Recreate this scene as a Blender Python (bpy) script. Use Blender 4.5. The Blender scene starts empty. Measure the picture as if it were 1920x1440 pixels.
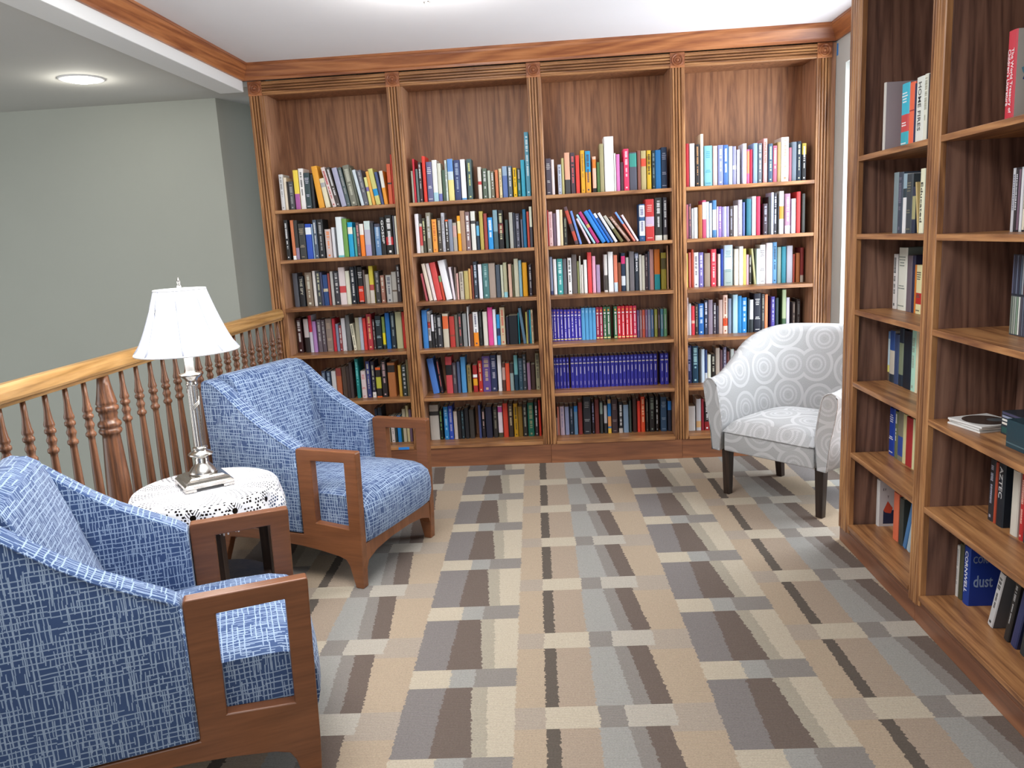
import bpy, math, random
from mathutils import Vector, Matrix
from mathutils.geometry import tessellate_polygon
from math import sin, cos, pi, radians
R = math.radians
C = bpy.context.scene.collection
S = bpy.context.scene
random.seed(7)

# ---------------------------------------------------------------- camera
cam = bpy.data.cameras.new('camera'); co = bpy.data.objects.new('camera', cam); C.objects.link(co)
cr = Vector((0.99707987, 0.05466557, -0.05332354)); cu = Vector((0.04220323, 0.18749499, 0.98135851))
cf = Vector((-0.06364442, 0.98074324, -0.18464041))
co.matrix_world = Matrix(((cr.x, cu.x, -cf.x, 1.81495), (cr.y, cu.y, -cf.y, -5.00997), (cr.z, cu.z, -cf.z, 1.48515), (0, 0, 0, 1)))
cam.sensor_width = 36; cam.lens = 36*1473.3/1920; cam.clip_start = .02; cam.clip_end = 60
S.camera = co

# ---------------------------------------------------------------- world, lamps, exposure
S.view_settings.view_transform = 'Standard'; S.view_settings.look = 'None'
S.view_settings.gamma = 1; S.view_settings.use_curve_mapping = False
S.view_settings.exposure = 0.62
w = bpy.data.worlds.new('world'); S.world = w; w.use_nodes = True
bg = w.node_tree.nodes['Background']; bg.inputs[0].default_value = (.86, .92, 1, 1); bg.inputs[1].default_value = 0.42

def area(name, loc, rot, sx, sy, power, col):
    l = bpy.data.lights.new(name, 'AREA'); l.shape = 'RECTANGLE'; l.size = sx; l.size_y = sy; l.energy = power; l.color = col
    o = bpy.data.objects.new(name, l); C.objects.link(o); o.location = loc; o.rotation_euler = rot; return o
def point(name, loc, power, col, r=.05, kind='POINT', rot=(0, 0, 0)):
    l = bpy.data.lights.new(name, kind); l.energy = power; l.color = col; l.shadow_soft_size = r
    o = bpy.data.objects.new(name, l); C.objects.link(o); o.location = loc; o.rotation_euler = rot; return o
# daylight: the window in the right wall; unseen fill lights are added behind the camera and on the left
area('window_daylight', (3.75, -.76, 1.35), (0, R(90), 0), 2.1, 1.0, 62, (.86, .93, 1))
area('rear_fill', (2.6, -7.6, 1.5), (R(90), 0, 0), 1.5, 2.2, 26, (.95, .97, 1))  # unseen fill added behind the camera; brightens the near chair
area('stair_fill', (-3.9, -3.6, .7), (R(90), 0, R(-60)), 3.0, 3.0, 56, (.97, .98, 1))  # unseen fill added on the stairwell side; lifts the grey wall
area('ceiling_fill', (1.0, -2.9, 2.59), (0, 0, 0), 1.5, 1.7, 58, (.97, .98, 1))  # broad overhead light added in place of unseen ceiling lamps
point('ceiling_lamp_bulb', (1.30, -1.38, 2.44), 11, (1, .97, .93), .12)
point('downlight_beam', (-.80, -.50, 2.43), 3, (1, .95, .85), .07)
# ---------------------------------------------------------------- helpers
def lin(c):
    c = c/255.0
    return c/12.92 if c <= .04045 else ((c+.055)/1.055)**2.4
def hx(h, k=1.0):
    if len(h) == 3: h = ''.join(a*2 for a in h)
    return tuple(lin(int(h[i:i+2], 16))*k for i in (0, 2, 4)) + (1.0,)
def tag(o, label=None, cat=None, group=None, kind=None):
    if label: o['label'] = label
    if cat: o['category'] = cat
    if group: o['group'] = group
    if kind: o['kind'] = kind
    return o
def empty(name, loc=(0, 0, 0), rz=0.0):
    o = bpy.data.objects.new(name, None); C.objects.link(o); o.location = loc; o.rotation_euler = (0, 0, rz); o.empty_display_size = .05
    return o
class MB:
    """collects shapes; build() links them as one mesh object"""
    def __init__(s): s.v = []; s.f = []; s.c = []; s.uv = None
    def add(s, vs, fs, col=None):
        n = len(s.v); s.v += [tuple(v) for v in vs]; s.f += [tuple(i+n for i in f) for f in fs]
        s.c += [col]*len(fs); return s
    def box(s, a, b, col=None):
        x0, y0, z0 = a; x1, y1, z1 = b
        return s.add([(x0,y0,z0),(x1,y0,z0),(x1,y1,z0),(x0,y1,z0),(x0,y0,z1),(x1,y0,z1),(x1,y1,z1),(x0,y1,z1)],
                     [(0,3,2,1),(4,5,6,7),(0,1,5,4),(1,2,6,5),(2,3,7,6),(3,0,4,7)], col)
    def lathe(s, prof, seg=20, org=(0,0,0), axis='z', col=None, caps=True, sx=1, sy=1):
        vs = []; fs = []; n = len(prof)
        for r, z in prof:
            for i in range(seg):
                a = 2*pi*i/seg; p = (r*cos(a)*sx, r*sin(a)*sy, z)
                if axis == 'y': p = (p[0], p[2], p[1])
                if axis == 'x': p = (p[2], p[0], p[1])
                vs.append((p[0]+org[0], p[1]+org[1], p[2]+org[2]))
        for k in range(n-1):
            for i in range(seg):
                j = (i+1) % seg; f = (k*seg+i, k*seg+j, (k+1)*seg+j, (k+1)*seg+i)
                fs.append(f if axis != 'y' else f[::-1])
        if caps:
            f0 = tuple(range(seg))[::-1]; f1 = tuple((n-1)*seg+i for i in range(seg))
            if axis == 'y': f0, f1 = f0[::-1], f1[::-1]
            fs += [f0, f1]
        return s.add(vs, fs, col)
    def tube(s, pts, r, seg=8, col=None, closed=False):
        vs = []; fs = []; n = len(pts); P = [Vector(p) for p in pts]
        for k in range(n):
            a = P[(k-1) % n] if (closed or k > 0) else P[k]; b = P[(k+1) % n] if (closed or k < n-1) else P[k]
            t = (b-a).normalized(); up = Vector((0, 0, 1)) if abs(t.z) < .95 else Vector((1, 0, 0))
            u = t.cross(up).normalized(); v = t.cross(u).normalized()
            rr = r[k] if isinstance(r, (list, tuple)) else r
            for i in range(seg):
                q = 2*pi*i/seg; vs.append(P[k]+u*(cos(q)*rr)+v*(sin(q)*rr))
        m = n if closed else n-1
        for k in range(m):
            for i in range(seg):
                j = (i+1) % seg; kk = (k+1) % n
                fs.append((k*seg+j, k*seg+i, kk*seg+i, kk*seg+j))
        if not closed: fs += [tuple(range(seg)), tuple((n-1)*seg+i for i in range(seg))[::-1]]
        return s.add(vs, fs, col)
    def prism(s, outer, holes, t0, t1, mp, col=None):
        """2-D outline with holes swept from t0 to t1; mp(a, b, t) -> point"""
        loops = [outer]+list(holes); flat = [p for l in loops for p in l]; N = len(flat)
        tr = tessellate_polygon([[Vector((p[0], p[1], 0)) for p in l] for l in loops])
        vs = [mp(a, b, t0) for a, b in flat]+[mp(a, b, t1) for a, b in flat]; fs = []
        for t in tr: fs.append(tuple(t)); fs.append(tuple(i+N for i in t)[::-1])
        k = 0
        for l in loops:
            m = len(l)
            for i in range(m):
                j = (i+1) % m; fs.append((k+i, k+j, N+k+j, N+k+i))
            k += m
        return s.add(vs, fs, col)
    def grid(s, rows, closed_u=False, col=None):
        n = len(rows); m = len(rows[0]); vs = [p for r in rows for p in r]; fs = []
        for i in range(n-1):
            for j in range(m if closed_u else m-1):
                k = (j+1) % m; fs.append((i*m+j, i*m+k, (i+1)*m+k, (i+1)*m+j))
        return s.add(vs, fs, col)
    def mesh(s, name, mat, smooth=False, fix=True):
        me = bpy.data.meshes.new(name); me.from_pydata(s.v, [], s.f); me.validate()
        if mat: me.materials.append(mat)
        if fix:
            import bmesh
            b = bmesh.new(); b.from_mesh(me); bmesh.ops.recalc_face_normals(b, faces=b.faces); b.to_mesh(me); b.free()
        if smooth: me.polygons.foreach_set('use_smooth', [True]*len(me.polygons))
        if any(c is not None for c in s.c) and len(s.c) == len(me.polygons):
            at = me.color_attributes.new('Col', 'FLOAT_COLOR', 'CORNER'); buf = []
            for p, c in zip(me.polygons, s.c): buf += list(c or (1, 1, 1, 1))*p.loop_total
            at.data.foreach_set('color', buf)
        me.update(); return me
    def build(s, name, mat, parent=None, smooth=False, bevel=0, seg=2, uv=False, fix=True, loc=None, ang=35, subsurf=0):
        me = s.mesh(name, mat, smooth, fix)
        if uv: boxuv(me)
        o = bpy.data.objects.new(name, me); C.objects.link(o)
        if parent: o.parent = parent
        if loc: o.location = loc
        if bevel:
            b = o.modifiers.new('edge', 'BEVEL'); b.width = bevel; b.segments = seg; b.limit_method = 'ANGLE'; b.angle_limit = R(ang)
            b.harden_normals = False
        if subsurf:
            b = o.modifiers.new('soft', 'SUBSURF'); b.levels = subsurf; b.render_levels = subsurf
        return o
def boxuv(me, sc=1.0):
    l = me.uv_layers.new(name='UVMap'); d = l.data
    for p in me.polygons:
        n = p.normal; a = max(range(3), key=lambda i: abs(n[i]))
        for li in p.loop_indices:
            c = me.vertices[me.loops[li].vertex_index].co
            d[li].uv = ((c.y, c.z), (c.x, c.z), (c.x, c.y))[a]
def shared(name, me, loc=(0, 0, 0), parent=None, rot=None):
    o = bpy.data.objects.new(name, me); C.objects.link(o); o.location = loc
    if parent: o.parent = parent
    if rot: o.rotation_euler = rot
    return o

# ---------------------------------------------------------------- node helpers
class E:
    """a tiny expression language over shader math nodes"""
    nt = None
    def __init__(s, sock): s.s = sock
    @staticmethod
    def op(o, *a):
        n = E.nt.nodes.new('ShaderNodeMath'); n.operation = o
        for i, x in enumerate(a):
            if isinstance(x, E): E.nt.links.new(x.s, n.inputs[i])
            else: n.inputs[i].default_value = x
        return E(n.outputs[0])
    def __add__(s, o): return E.op('ADD', s, o)
    __radd__ = __add__
    def __sub__(s, o): return E.op('SUBTRACT', s, o)
    def __rsub__(s, o): return E.op('SUBTRACT', o, s)
    def __mul__(s, o): return E.op('MULTIPLY', s, o)
    __rmul__ = __mul__
    def __truediv__(s, o): return E.op('DIVIDE', s, o)
    def lt(s, o): return E.op('LESS_THAN', s, o)
    def gt(s, o): return E.op('GREATER_THAN', s, o)
    def fr(s): return E.op('FRACT', s)
    def fl(s): return E.op('FLOOR', s)
    def ab(s): return E.op('ABSOLUTE', s)
    def mx(s, o): return E.op('MAXIMUM', s, o)
    def mn(s, o): return E.op('MINIMUM', s, o)
def new_mat(name, rough=.5, spec=.5, metal=0):
    m = bpy.data.materials.new(name); m.use_nodes = True; nt = m.node_tree; E.nt = nt
    b = nt.nodes['Principled BSDF']; b.inputs['Roughness'].default_value = rough; b.inputs['Metallic'].default_value = metal
    b.inputs['Specular IOR Level'].default_value = spec
    return m, nt, b
def node(t, **kw):
    n = E.nt.nodes.new(t)
    for k, v in kw.items():
        if hasattr(n, k): setattr(n, k, v)
        else: put(n.inputs[k.replace('_', ' ')], v)
    return n
def put(sock, v):
    if isinstance(v, E): E.nt.links.new(v.s, sock)
    elif hasattr(v, 'is_output'): E.nt.links.new(v, sock)
    else: sock.default_value = v
def mix(f, a, b, mode='MIX'):
    n = E.nt.nodes.new('ShaderNodeMix'); n.data_type = 'RGBA'; n.blend_type = mode
    put(n.inputs[0], f); put(n.inputs[6], a); put(n.inputs[7], b); return n.outputs[2]
def coords(kind='Object'): return E.nt.nodes.new('ShaderNodeTexCoord').outputs[kind]
def sep(v):
    n = E.nt.nodes.new('ShaderNodeSeparateXYZ'); put(n.inputs[0], v); return E(n.outputs[0]), E(n.outputs[1]), E(n.outputs[2])
def comb(x, y, z=0.0):
    n = E.nt.nodes.new('ShaderNodeCombineXYZ'); put(n.inputs[0], x); put(n.inputs[1], y); put(n.inputs[2], z); return n.outputs[0]
def noise(vec, scale=5, detail=3, rough=.5, dist=0.0):
    n = E.nt.nodes.new('ShaderNodeTexNoise'); put(n.inputs['Vector'], vec)
    n.inputs['Scale'].default_value = scale; n.inputs['Detail'].default_value = detail; n.inputs['Roughness'].default_value = rough
    n.inputs['Distortion'].default_value = dist; return E(n.outputs[0])
def white(vec):
    n = E.nt.nodes.new('ShaderNodeTexWhiteNoise'); n.noise_dimensions = '3D'; put(n.inputs['Vector'], vec); return E(n.outputs[0])
def ramp(f, stops, interp='LINEAR'):
    n = E.nt.nodes.new('ShaderNodeValToRGB'); put(n.inputs[0], f); n.color_ramp.interpolation = interp; e = n.color_ramp.elements
    while len(e) < len(stops): e.new(.5)
    for q, (p, c) in zip(e, stops): q.position = p; q.color = c
    return n.outputs[0]
def bump(b, h, strength=.2, dist=.002):
    n = E.nt.nodes.new('ShaderNodeBump'); put(n.inputs['Height'], h); n.inputs['Strength'].default_value = strength; n.inputs['Distance'].default_value = dist
    E.nt.links.new(n.outputs[0], b.inputs['Normal'])

def wood(name, axis, light, mid, dark, rough=.38, fine=1.0, cath=.55, spec=.45):
    """oak: pores and cathedral figure drawn out along one axis"""
    m, nt, b = new_mat(name, rough, spec)
    x, y, z = sep(coords()); st = .07
    if axis == 'x': v = comb(x*st, y, z)
    elif axis == 'y': v = comb(x, y*st, z)
    else: v = comb(x, y, z*st)
    big = noise(v, 7*fine, 3, .5, .6)
    rings = (big*9).fr(); rings = (rings-.5).ab()*2
    pores = noise(v, 150*fine, 2, .6)
    med = noise(v, 28*fine, 3, .55)
    f = rings*cath*.55 + med*.55 + pores*.35 - .2
    col = ramp(f, [(.18, dark), (.48, mid), (.85, light)])
    nt.links.new(col, b.inputs['Base Color'])
    bump(b, pores, .25, .0006); return m
def plain(name, h, rough=.5, spec=.5, metal=0, noisy=0.0, nscale=40):
    m, nt, b = new_mat(name, rough, spec, metal); c = hx(h)
    if noisy:
        f = noise(coords(), nscale, 3); lo = tuple(k*(1-noisy) for k in c[:3])+(1,); hi = tuple(min(1, k*(1+noisy)) for k in c[:3])+(1,)
        nt.links.new(mix(f, lo, hi), b.inputs['Base Color'])
    else: b.inputs['Base Color'].default_value = c
    return m
M = {}
OL, OM, OD = hx('c99a66'), hx('a27248'), hx('6c442a')
M['oakz'] = wood('oak_upright', 'z', OL, OM, OD)
M['oakx'] = wood('oak_lengthwise', 'x', OL, OM, OD)
M['oaky'] = wood('oak_deepwise', 'y', OL, OM, OD)
IL, IM, ID = hx('b58560'), hx('9c6c4a'), hx('744c34')
M['backz'] = wood('oak_veneer_upright', 'z', IL, IM, ID, .5, 1.1, .5)
M['sideback'] = wood('side_case_oak_veneer', 'z', hx('94705c'), hx('7c5a4a'), hx('543a30'), .5, .9, .7)  # side-case interior veneer, toned darker than the far-wall veneer
M['sidez'] = wood('oak_side_upright', 'z', hx('cc9c7c'), hx('b58868'), hx('946850'), .45)
M['crownx'] = wood('red_oak_lengthwise', 'x', hx('c98a58'), hx('aa6c42'), hx('80482c'), .35, .8)
M['crowny'] = wood('red_oak_deepwise', 'y', hx('c98a58'), hx('aa6c42'), hx('80482c'), .35, .8)
M['kickx'] = wood('base_oak_lengthwise', 'x', hx('a87450'), hx('8e5c3e'), hx('6c4430'), .4, .6)
M['kicky'] = wood('base_oak_deepwise', 'y', hx('a07050'), hx('885a40'), hx('684432'), .4, .6)
M['railwood'] = wood('honey_oak_rail', 'y', hx('d8b07a'), hx('c0935a'), hx('98703e'), .28)
M['turned'] = wood('turned_oak', 'z', hx('94684a'), hx('744c34'), hx('4a3022'), .3, 1.5)
M['chairwood'] = wood('cherry_stained_beech', 'z', hx('97623f'), hx('835233'), hx('6c4228'), .32, .9, .2)
M['chairwoody'] = wood('cherry_stained_beech_rail', 'y', hx('97623f'), hx('835233'), hx('6c4228'), .32, .9, .2)
M['espresso'] = wood('espresso_wood', 'z', hx('4a3a30'), hx('33261f'), hx('1e1512'), .4)
M['walls'] = plain('grey_green_wall_paint', 'abaea5', .85, .3, 0, .03, 3)
M['wallr'] = plain('pale_wall_paint', 'b9bbb6', .85, .3, 0, .03, 3)
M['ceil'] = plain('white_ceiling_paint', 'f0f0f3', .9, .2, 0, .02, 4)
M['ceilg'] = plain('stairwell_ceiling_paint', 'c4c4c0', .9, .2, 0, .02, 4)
M['beam'] = plain('white_beam_paint', 'e2e3e2', .7, .3)
M['nickel'] = plain('brushed_nickel', 'c9c6c0', .24, .5, 1)
M['tape'] = plain('painters_tape', '2c84d8', .6, .3)
M['plastic'] = plain('clear_case_plastic', '3a4550', .2, .6)
M['pvcwhite'] = plain('white_window_frame', 'eeeeee', .4, .5)
m, nt, b = new_mat('printed_paper', .5, .4)
at = nt.nodes.new('ShaderNodeVertexColor'); at.layer_name = 'Col'; nt.links.new(at.outputs[0], b.inputs['Base Color']); M['paper'] = m
m, nt, b = new_mat('glossy_print', .22, .5)
at = nt.nodes.new('ShaderNodeVertexColor'); at.layer_name = 'Col'; nt.links.new(at.outputs[0], b.inputs['Base Color']); M['gloss'] = m

def carpet():
    m, nt, b = new_mat('patterned_carpet', .95, .1)
    X, Y, Z = sep(coords()); x = X+(Y+2.14)*.028; y = Y-(X-1.42)*.025
    jx = (white(comb((Y/.0068).fl(), 0.0, 0.0))-.5)*.006+(noise(comb(X*1.0, Y*1.0), 60, 1)-.5)*.012; x = x+jx
    q = .4765
    tri = lambda v: ((v.fr()-.5).ab()*4-1)
    va = ((y*-1.0-2.024)/q).fr(); vb = ((y*-1.0-2.264)/q).fr()
    ta = (va-.237)/.763; tb = (vb-.237)/.763
    u = (x-1.24+4).fr()
    c = {k: hx(v) for k, v in dict(gp='7a7471', br='685c54', be='b2a794', mb='9c9484', pb='94928c', tan='a69580', ts='9d8d7c', gs='827c76', db='5c544c', st='a9a296').items()}
    def within(a, bb): return (u.gt(a))*(u.lt(bb))
    # plain border
    border = mix(((u.gt(.6))*(vb.lt(.30))).mx((u.lt(.6))*(vb.lt(.237))), c['tan'], hx('9e9284'))
    wob = tri(y/q*1.0)*.016
    # A block
    blk = mix(u.gt(.128-ta*.012), c['gp'], c['br'])
    blk = mix(u.gt(.214+ta*.028), blk, c['mb']); blk = mix(u.gt(.268+ta*.018), blk, c['be'])
    stp = mix(u.gt(.137), c['be'], c['pb']); stp = mix(u.gt(.222), stp, c['gs'])
    A = mix(va.lt(.237), blk, stp)
    bb = mix(u.gt(.505), c['db'], c['ts']); bb = mix(u.gt(.625), bb, c['pb']); bb = mix(u.gt(.715+tb*.03), bb, c['gs']); bb = mix(u.gt(.765+tb*.035), bb, c['br'])
    sb = mix(u.gt(.63), c['be'], c['gs']); sb = mix(u.gt(.715), sb, c['st'])
    B = mix(vb.lt(.237), bb, sb)
    col = mix(within(0.0, .365)*1.0, border, A)
    ub = u-wob
    col = mix((u.gt(.463))*(u.lt(.868-(vb.gt(.237))*(1-tb)*.03)), col, B)
    # speckle and rib
    sp = noise(comb(X*1.0, Y*1.5), 170, 3, .75); sp2 = noise(coords(), 60, 2)
    rib = (E.op('SINE', Y*(2*pi/.0068)))*.5+.5
    k = .36+sp*.90+rib*.18+(sp2-.5)*.12
    n = E.nt.nodes.new('ShaderNodeVectorMath'); n.operation = 'SCALE'; nt.links.new(col, n.inputs[0]); put(n.inputs['Scale'], k)
    nt.links.new(n.outputs[0], b.inputs['Base Color'])
    bump(b, rib*.6+sp*.6, .5, .003); return m
M['carpet'] = carpet()

def hatch():
    m, nt, b = new_mat('blue_crosshatch_upholstery', .85, .2)
    n = E.nt.nodes.new('ShaderNodeUVMap'); u, v, _ = sep(n.outputs[0])
    nz = noise(comb(u, v), 9, 2)-.5
    def lines(a, bb, pitch, seglen, keep, wid, seed):
        a = a+(noise(comb(a*2.0+seed, bb*1.0), 16, 1)-.5)*.006
        t = a/pitch; i = t.fl(); r = white(comb(i, seed, 0.0)); f = t.fr()
        sg = (bb/seglen+r*7).fl(); r2 = white(comb(i, sg, seed+1.0))
        off = (r2*.5+.25); return ((f-off).ab().lt(wid))*(r2.gt(1-keep))
    a = lines(u, v, .0135, .052, .74, .115, 3.0); b2 = lines(v, u, .0155, .062, .84, .105, 11.0)
    a2 = lines(u, v, .0095, .022, .55, .13, 23.0)
    ln = a.mx(b2).mx(a2)
    fade = noise(comb(u, v), 60, 2)
    base = mix(noise(comb(u, v), 5, 2), hx('31456a'), hx('455c86')); lc = mix(fade, hx('8ea3bd'), hx('aabbd0'))
    nt.links.new(mix(ln*(.75+fade*.25), base, lc), b.inputs['Base Color'])
    b.inputs['Sheen Weight'].default_value = .15
    bump(b, noise(comb(u, v), 900, 1)*.5+ln*.3, .25, .001); return m
M['hatch'] = hatch()

def medallion():
    m, nt, b = new_mat('grey_medallion_upholstery', .85, .2)
    n = E.nt.nodes.new('ShaderNodeUVMap'); uvv = n.outputs[0]; u, v, _ = sep(uvv)
    vo = E.nt.nodes.new('ShaderNodeTexVoronoi'); vo.voronoi_dimensions = '2D'; vo.inputs['Scale'].default_value = 5.4; vo.inputs['Randomness'].default_value = .45
    nt.links.new(uvv, vo.inputs['Vector'])
    d = E(vo.outputs['Distance'])
    px, py, _ = sep(vo.outputs['Position']); ang = E.op('ARCTAN2', v-py, u-px)
    ticks = (E.op('SINE', ang*30.0)).gt(-.1)
    g = noise(uvv, 260, 1)
    r1 = ((d-.17).ab().lt(.03))*ticks; r2 = ((d-.29).ab().lt(.03))*(E.op('SINE', ang*46.0).gt(.0)); r3 = ((d*30.0).fr().lt(.3))*(d.gt(.05))*.45
    light = r1.mx(r2).mx(r3)*(d.lt(.45))
    halo = (d-.495).ab().lt(.045)
    col = mix(.35+g*.8, hx('c0c0c1'), hx('9a9a99')); col = mix(light*(.35+g*.6), col, hx('d0d0d1')); col = mix(halo*(.25+g*.45), col, hx('cecece'))
    nt.links.new(col, b.inputs['Base Color'])
    bump(b, g, .2, .001); return m
M['medal'] = medallion()
# ---------------------------------------------------------------- the room shell
CZ = 2.605; XW = 3.51; YW = .30
def wall(name, mat, *boxes):
    m = MB()
    for a, b in boxes: m.box(a, b)
    return tag(m.build(name, mat), kind='structure')
wall('floor', M['carpet'], ((-.09, -9, -.12), (XW+.1, YW, 0)))
wall('ceiling', M['ceil'], ((-.10, -9, CZ), (XW+.1, YW, CZ+.1)))
wall('wall_back', M['walls'], ((-.05, YW, -.1), (XW+.1, YW+.1, CZ+.1)))
wy0, wy1, wz0, wz1 = -1.32, -.155, .12, 2.36
wall('wall_right', M['wallr'], ((XW, wy1, -.1), (XW+.14, YW, CZ+.1)), ((XW, -9, -.1), (XW+.14, wy0, CZ+.1)),
     ((XW, wy0, -.1), (XW+.14, wy1, wz0)), ((XW, wy0, wz1), (XW+.14, wy1, CZ+.1)))
wall('wall_left', M['walls'], ((-4.6, -6, -2.8), (-4.5, YW, 2.6)))
m = MB(); m.box((-4.6, YW, -2.8), (-.38, YW+.1, 2.6))
m.add([(-.38, YW, -2.8), (-.25, .75, -2.8), (.1, .75, -2.8), (.1, .85, -2.8), (-.36, .85, -2.8), (-.38, YW+.1, -2.8),
       (-.38, YW, 2.6), (-.25, .75, 2.6), (.1, .75, 2.6), (.1, .85, 2.6), (-.36, .85, 2.6), (-.38, YW+.1, 2.6)],
      [(0, 1, 7, 6), (1, 2, 8, 7), (2, 3, 9, 8), (3, 4, 10, 9), (4, 5, 11, 10), (5, 0, 6, 11)])
tag(m.build('wall_stairwell', M['walls'], fix=False), kind='structure')
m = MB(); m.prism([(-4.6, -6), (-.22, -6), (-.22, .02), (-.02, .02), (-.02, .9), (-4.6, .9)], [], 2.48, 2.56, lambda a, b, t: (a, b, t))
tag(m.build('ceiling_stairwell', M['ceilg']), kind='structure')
wall('floor_stairwell', M['carpet'], ((-4.6, -6, -2.9), (.1, .9, -2.8)))
wall('wall_landing', M['walls'], ((-.09, -9, -2.8), (-.07, .3, -.12)))
# beam over the railing
m = MB(); m.prism([(-.22, 2.446), (-.07, 2.446), (-.07, CZ), (-.22, CZ)], [], -9, .0, lambda a, b, t: (a, t, b))
tag(m.build('trim_1', M['beam'], bevel=.004), kind='structure')
# crown moulding: back, along the beam, right wall
prof = [(0, 2.508), (.012, 2.508), (.014, 2.522), (.020, 2.528), (.030, 2.55), (.044, 2.578), (.047, 2.590), (.052, 2.592), (.052, CZ), (0, CZ)]
m = MB(); m.prism([(-.004-d, z) for d, z in prof], [], -.07, XW, lambda a, b, t: (t, a, b))
tag(m.build('trim_2', M['crownx'], fix=True), kind='structure')
m = MB(); m.prism([(-.07+d*1.1, z) for d, z in prof], [], -9, -.004, lambda a, b, t: (a, t, b))
tag(m.build('trim_3', M['crowny']), kind='structure')
m = MB(); m.prism([(XW-d, z) for d, z in prof], [], -9, -.004, lambda a, b, t: (a, t, b))
tag(m.build('trim_4', M['crowny']), kind='structure')
# window in the right wall behind the side bookcase
m = MB(); t = .05
m.box((XW+.06, wy0, wz0), (XW+.12, wy0+t, wz1)); m.box((XW+.06, wy1-t, wz0), (XW+.12, wy1, wz1))
m.box((XW+.06, wy0, wz0), (XW+.12, wy1, wz0+t)); m.box((XW+.06, wy0, wz1-t), (XW+.12, wy1, wz1)); m.box((XW+.07, wy0, 1.2), (XW+.11, wy1, 1.24))
wn = tag(m.build('window_1', M['pvcwhite']), kind='structure')
mm, nt, b = new_mat('window_glass', .02, .5); gt = nt.nodes.new('ShaderNodeBsdfTransparent'); gx = nt.nodes.new('ShaderNodeMixShader'); gx.inputs[0].default_value = .92
nt.links.new(b.outputs[0], gx.inputs[1]); nt.links.new(gt.outputs[0], gx.inputs[2]); nt.links.new(gx.outputs[0], nt.nodes['Material Output'].inputs[0]); M['glass'] = mm
for za, zb in ((wz0+t, 1.2), (1.24, wz1-t)):
    g = MB(); g.box((XW+.088, wy0+t, za), (XW+.092, wy1-t, zb)); g.build('pane', M['glass'], wn)
tp = MB(); tp.box((XW-.001, -.026, 2.425), (XW, -.006, 2.492)); tag(tp.build('tape_strip', M['tape'], bpy.data.objects['wall_right']), "strip of blue painter's tape")

# ---------------------------------------------------------------- reeded casing shared by pilasters and headers
def reeds(w, front, back, n=4):
    """cross-section (across, depth) of a board with n raised reeds"""
    pts = [(-w/2, back), (-w/2, front+.003), (-w/2+.004, front)]
    a = -w/2+.008; step = (w-.016)/n
    for k in range(n):
        c0 = a+k*step
        pts += [(c0+step*.10, front), (c0+step*.28, front-.0065), (c0+step*.72, front-.0065), (c0+step*.90, front)]
        if k < n-1: pts += [(c0+step*.93, front+.010), (c0+step*1.07, front+.010)]
    pts += [(w/2-.004, front), (w/2, front+.003), (w/2, back)]
    return pts
PW = .086
def pilaster(parent, mp, z0, z1, mat):
    m = MB(); m.prism(reeds(PW, 0, .022), [], z0, z1, mp); return m.build('pilaster', mat, parent)
def rosette(parent, mp, zc, mat):
    b = MB(); h = .043
    b.add([mp(x, y, z) for z in (zc-h, zc+h) for x, y in ((-h, -.006), (h, -.006), (h, .022), (-h, .022))],
          [(0, 3, 2, 1), (4, 5, 6, 7), (0, 1, 5, 4), (1, 2, 6, 5), (2, 3, 7, 6), (3, 0, 4, 7)])
    o = b.build('corner_block', mat, parent, bevel=.002)
    r = MB(); seg = 28; pr = [(.036, -.006), (.036, -.012), (.033, -.017), (.029, -.015), (.026, -.007), (.022, -.0065), (.020, -.012), (.017, -.014), (.014, -.008), (.011, -.0075), (.009, -.014), (.005, -.018), (0.0005, -.019)]
    rows = [[mp(q*cos(2*pi*i/seg), d, zc+q*sin(2*pi*i/seg)) for i in range(seg)] for q, d in pr]
    r.grid(rows, True); r.build('rosette', mat, o, smooth=True)

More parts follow.
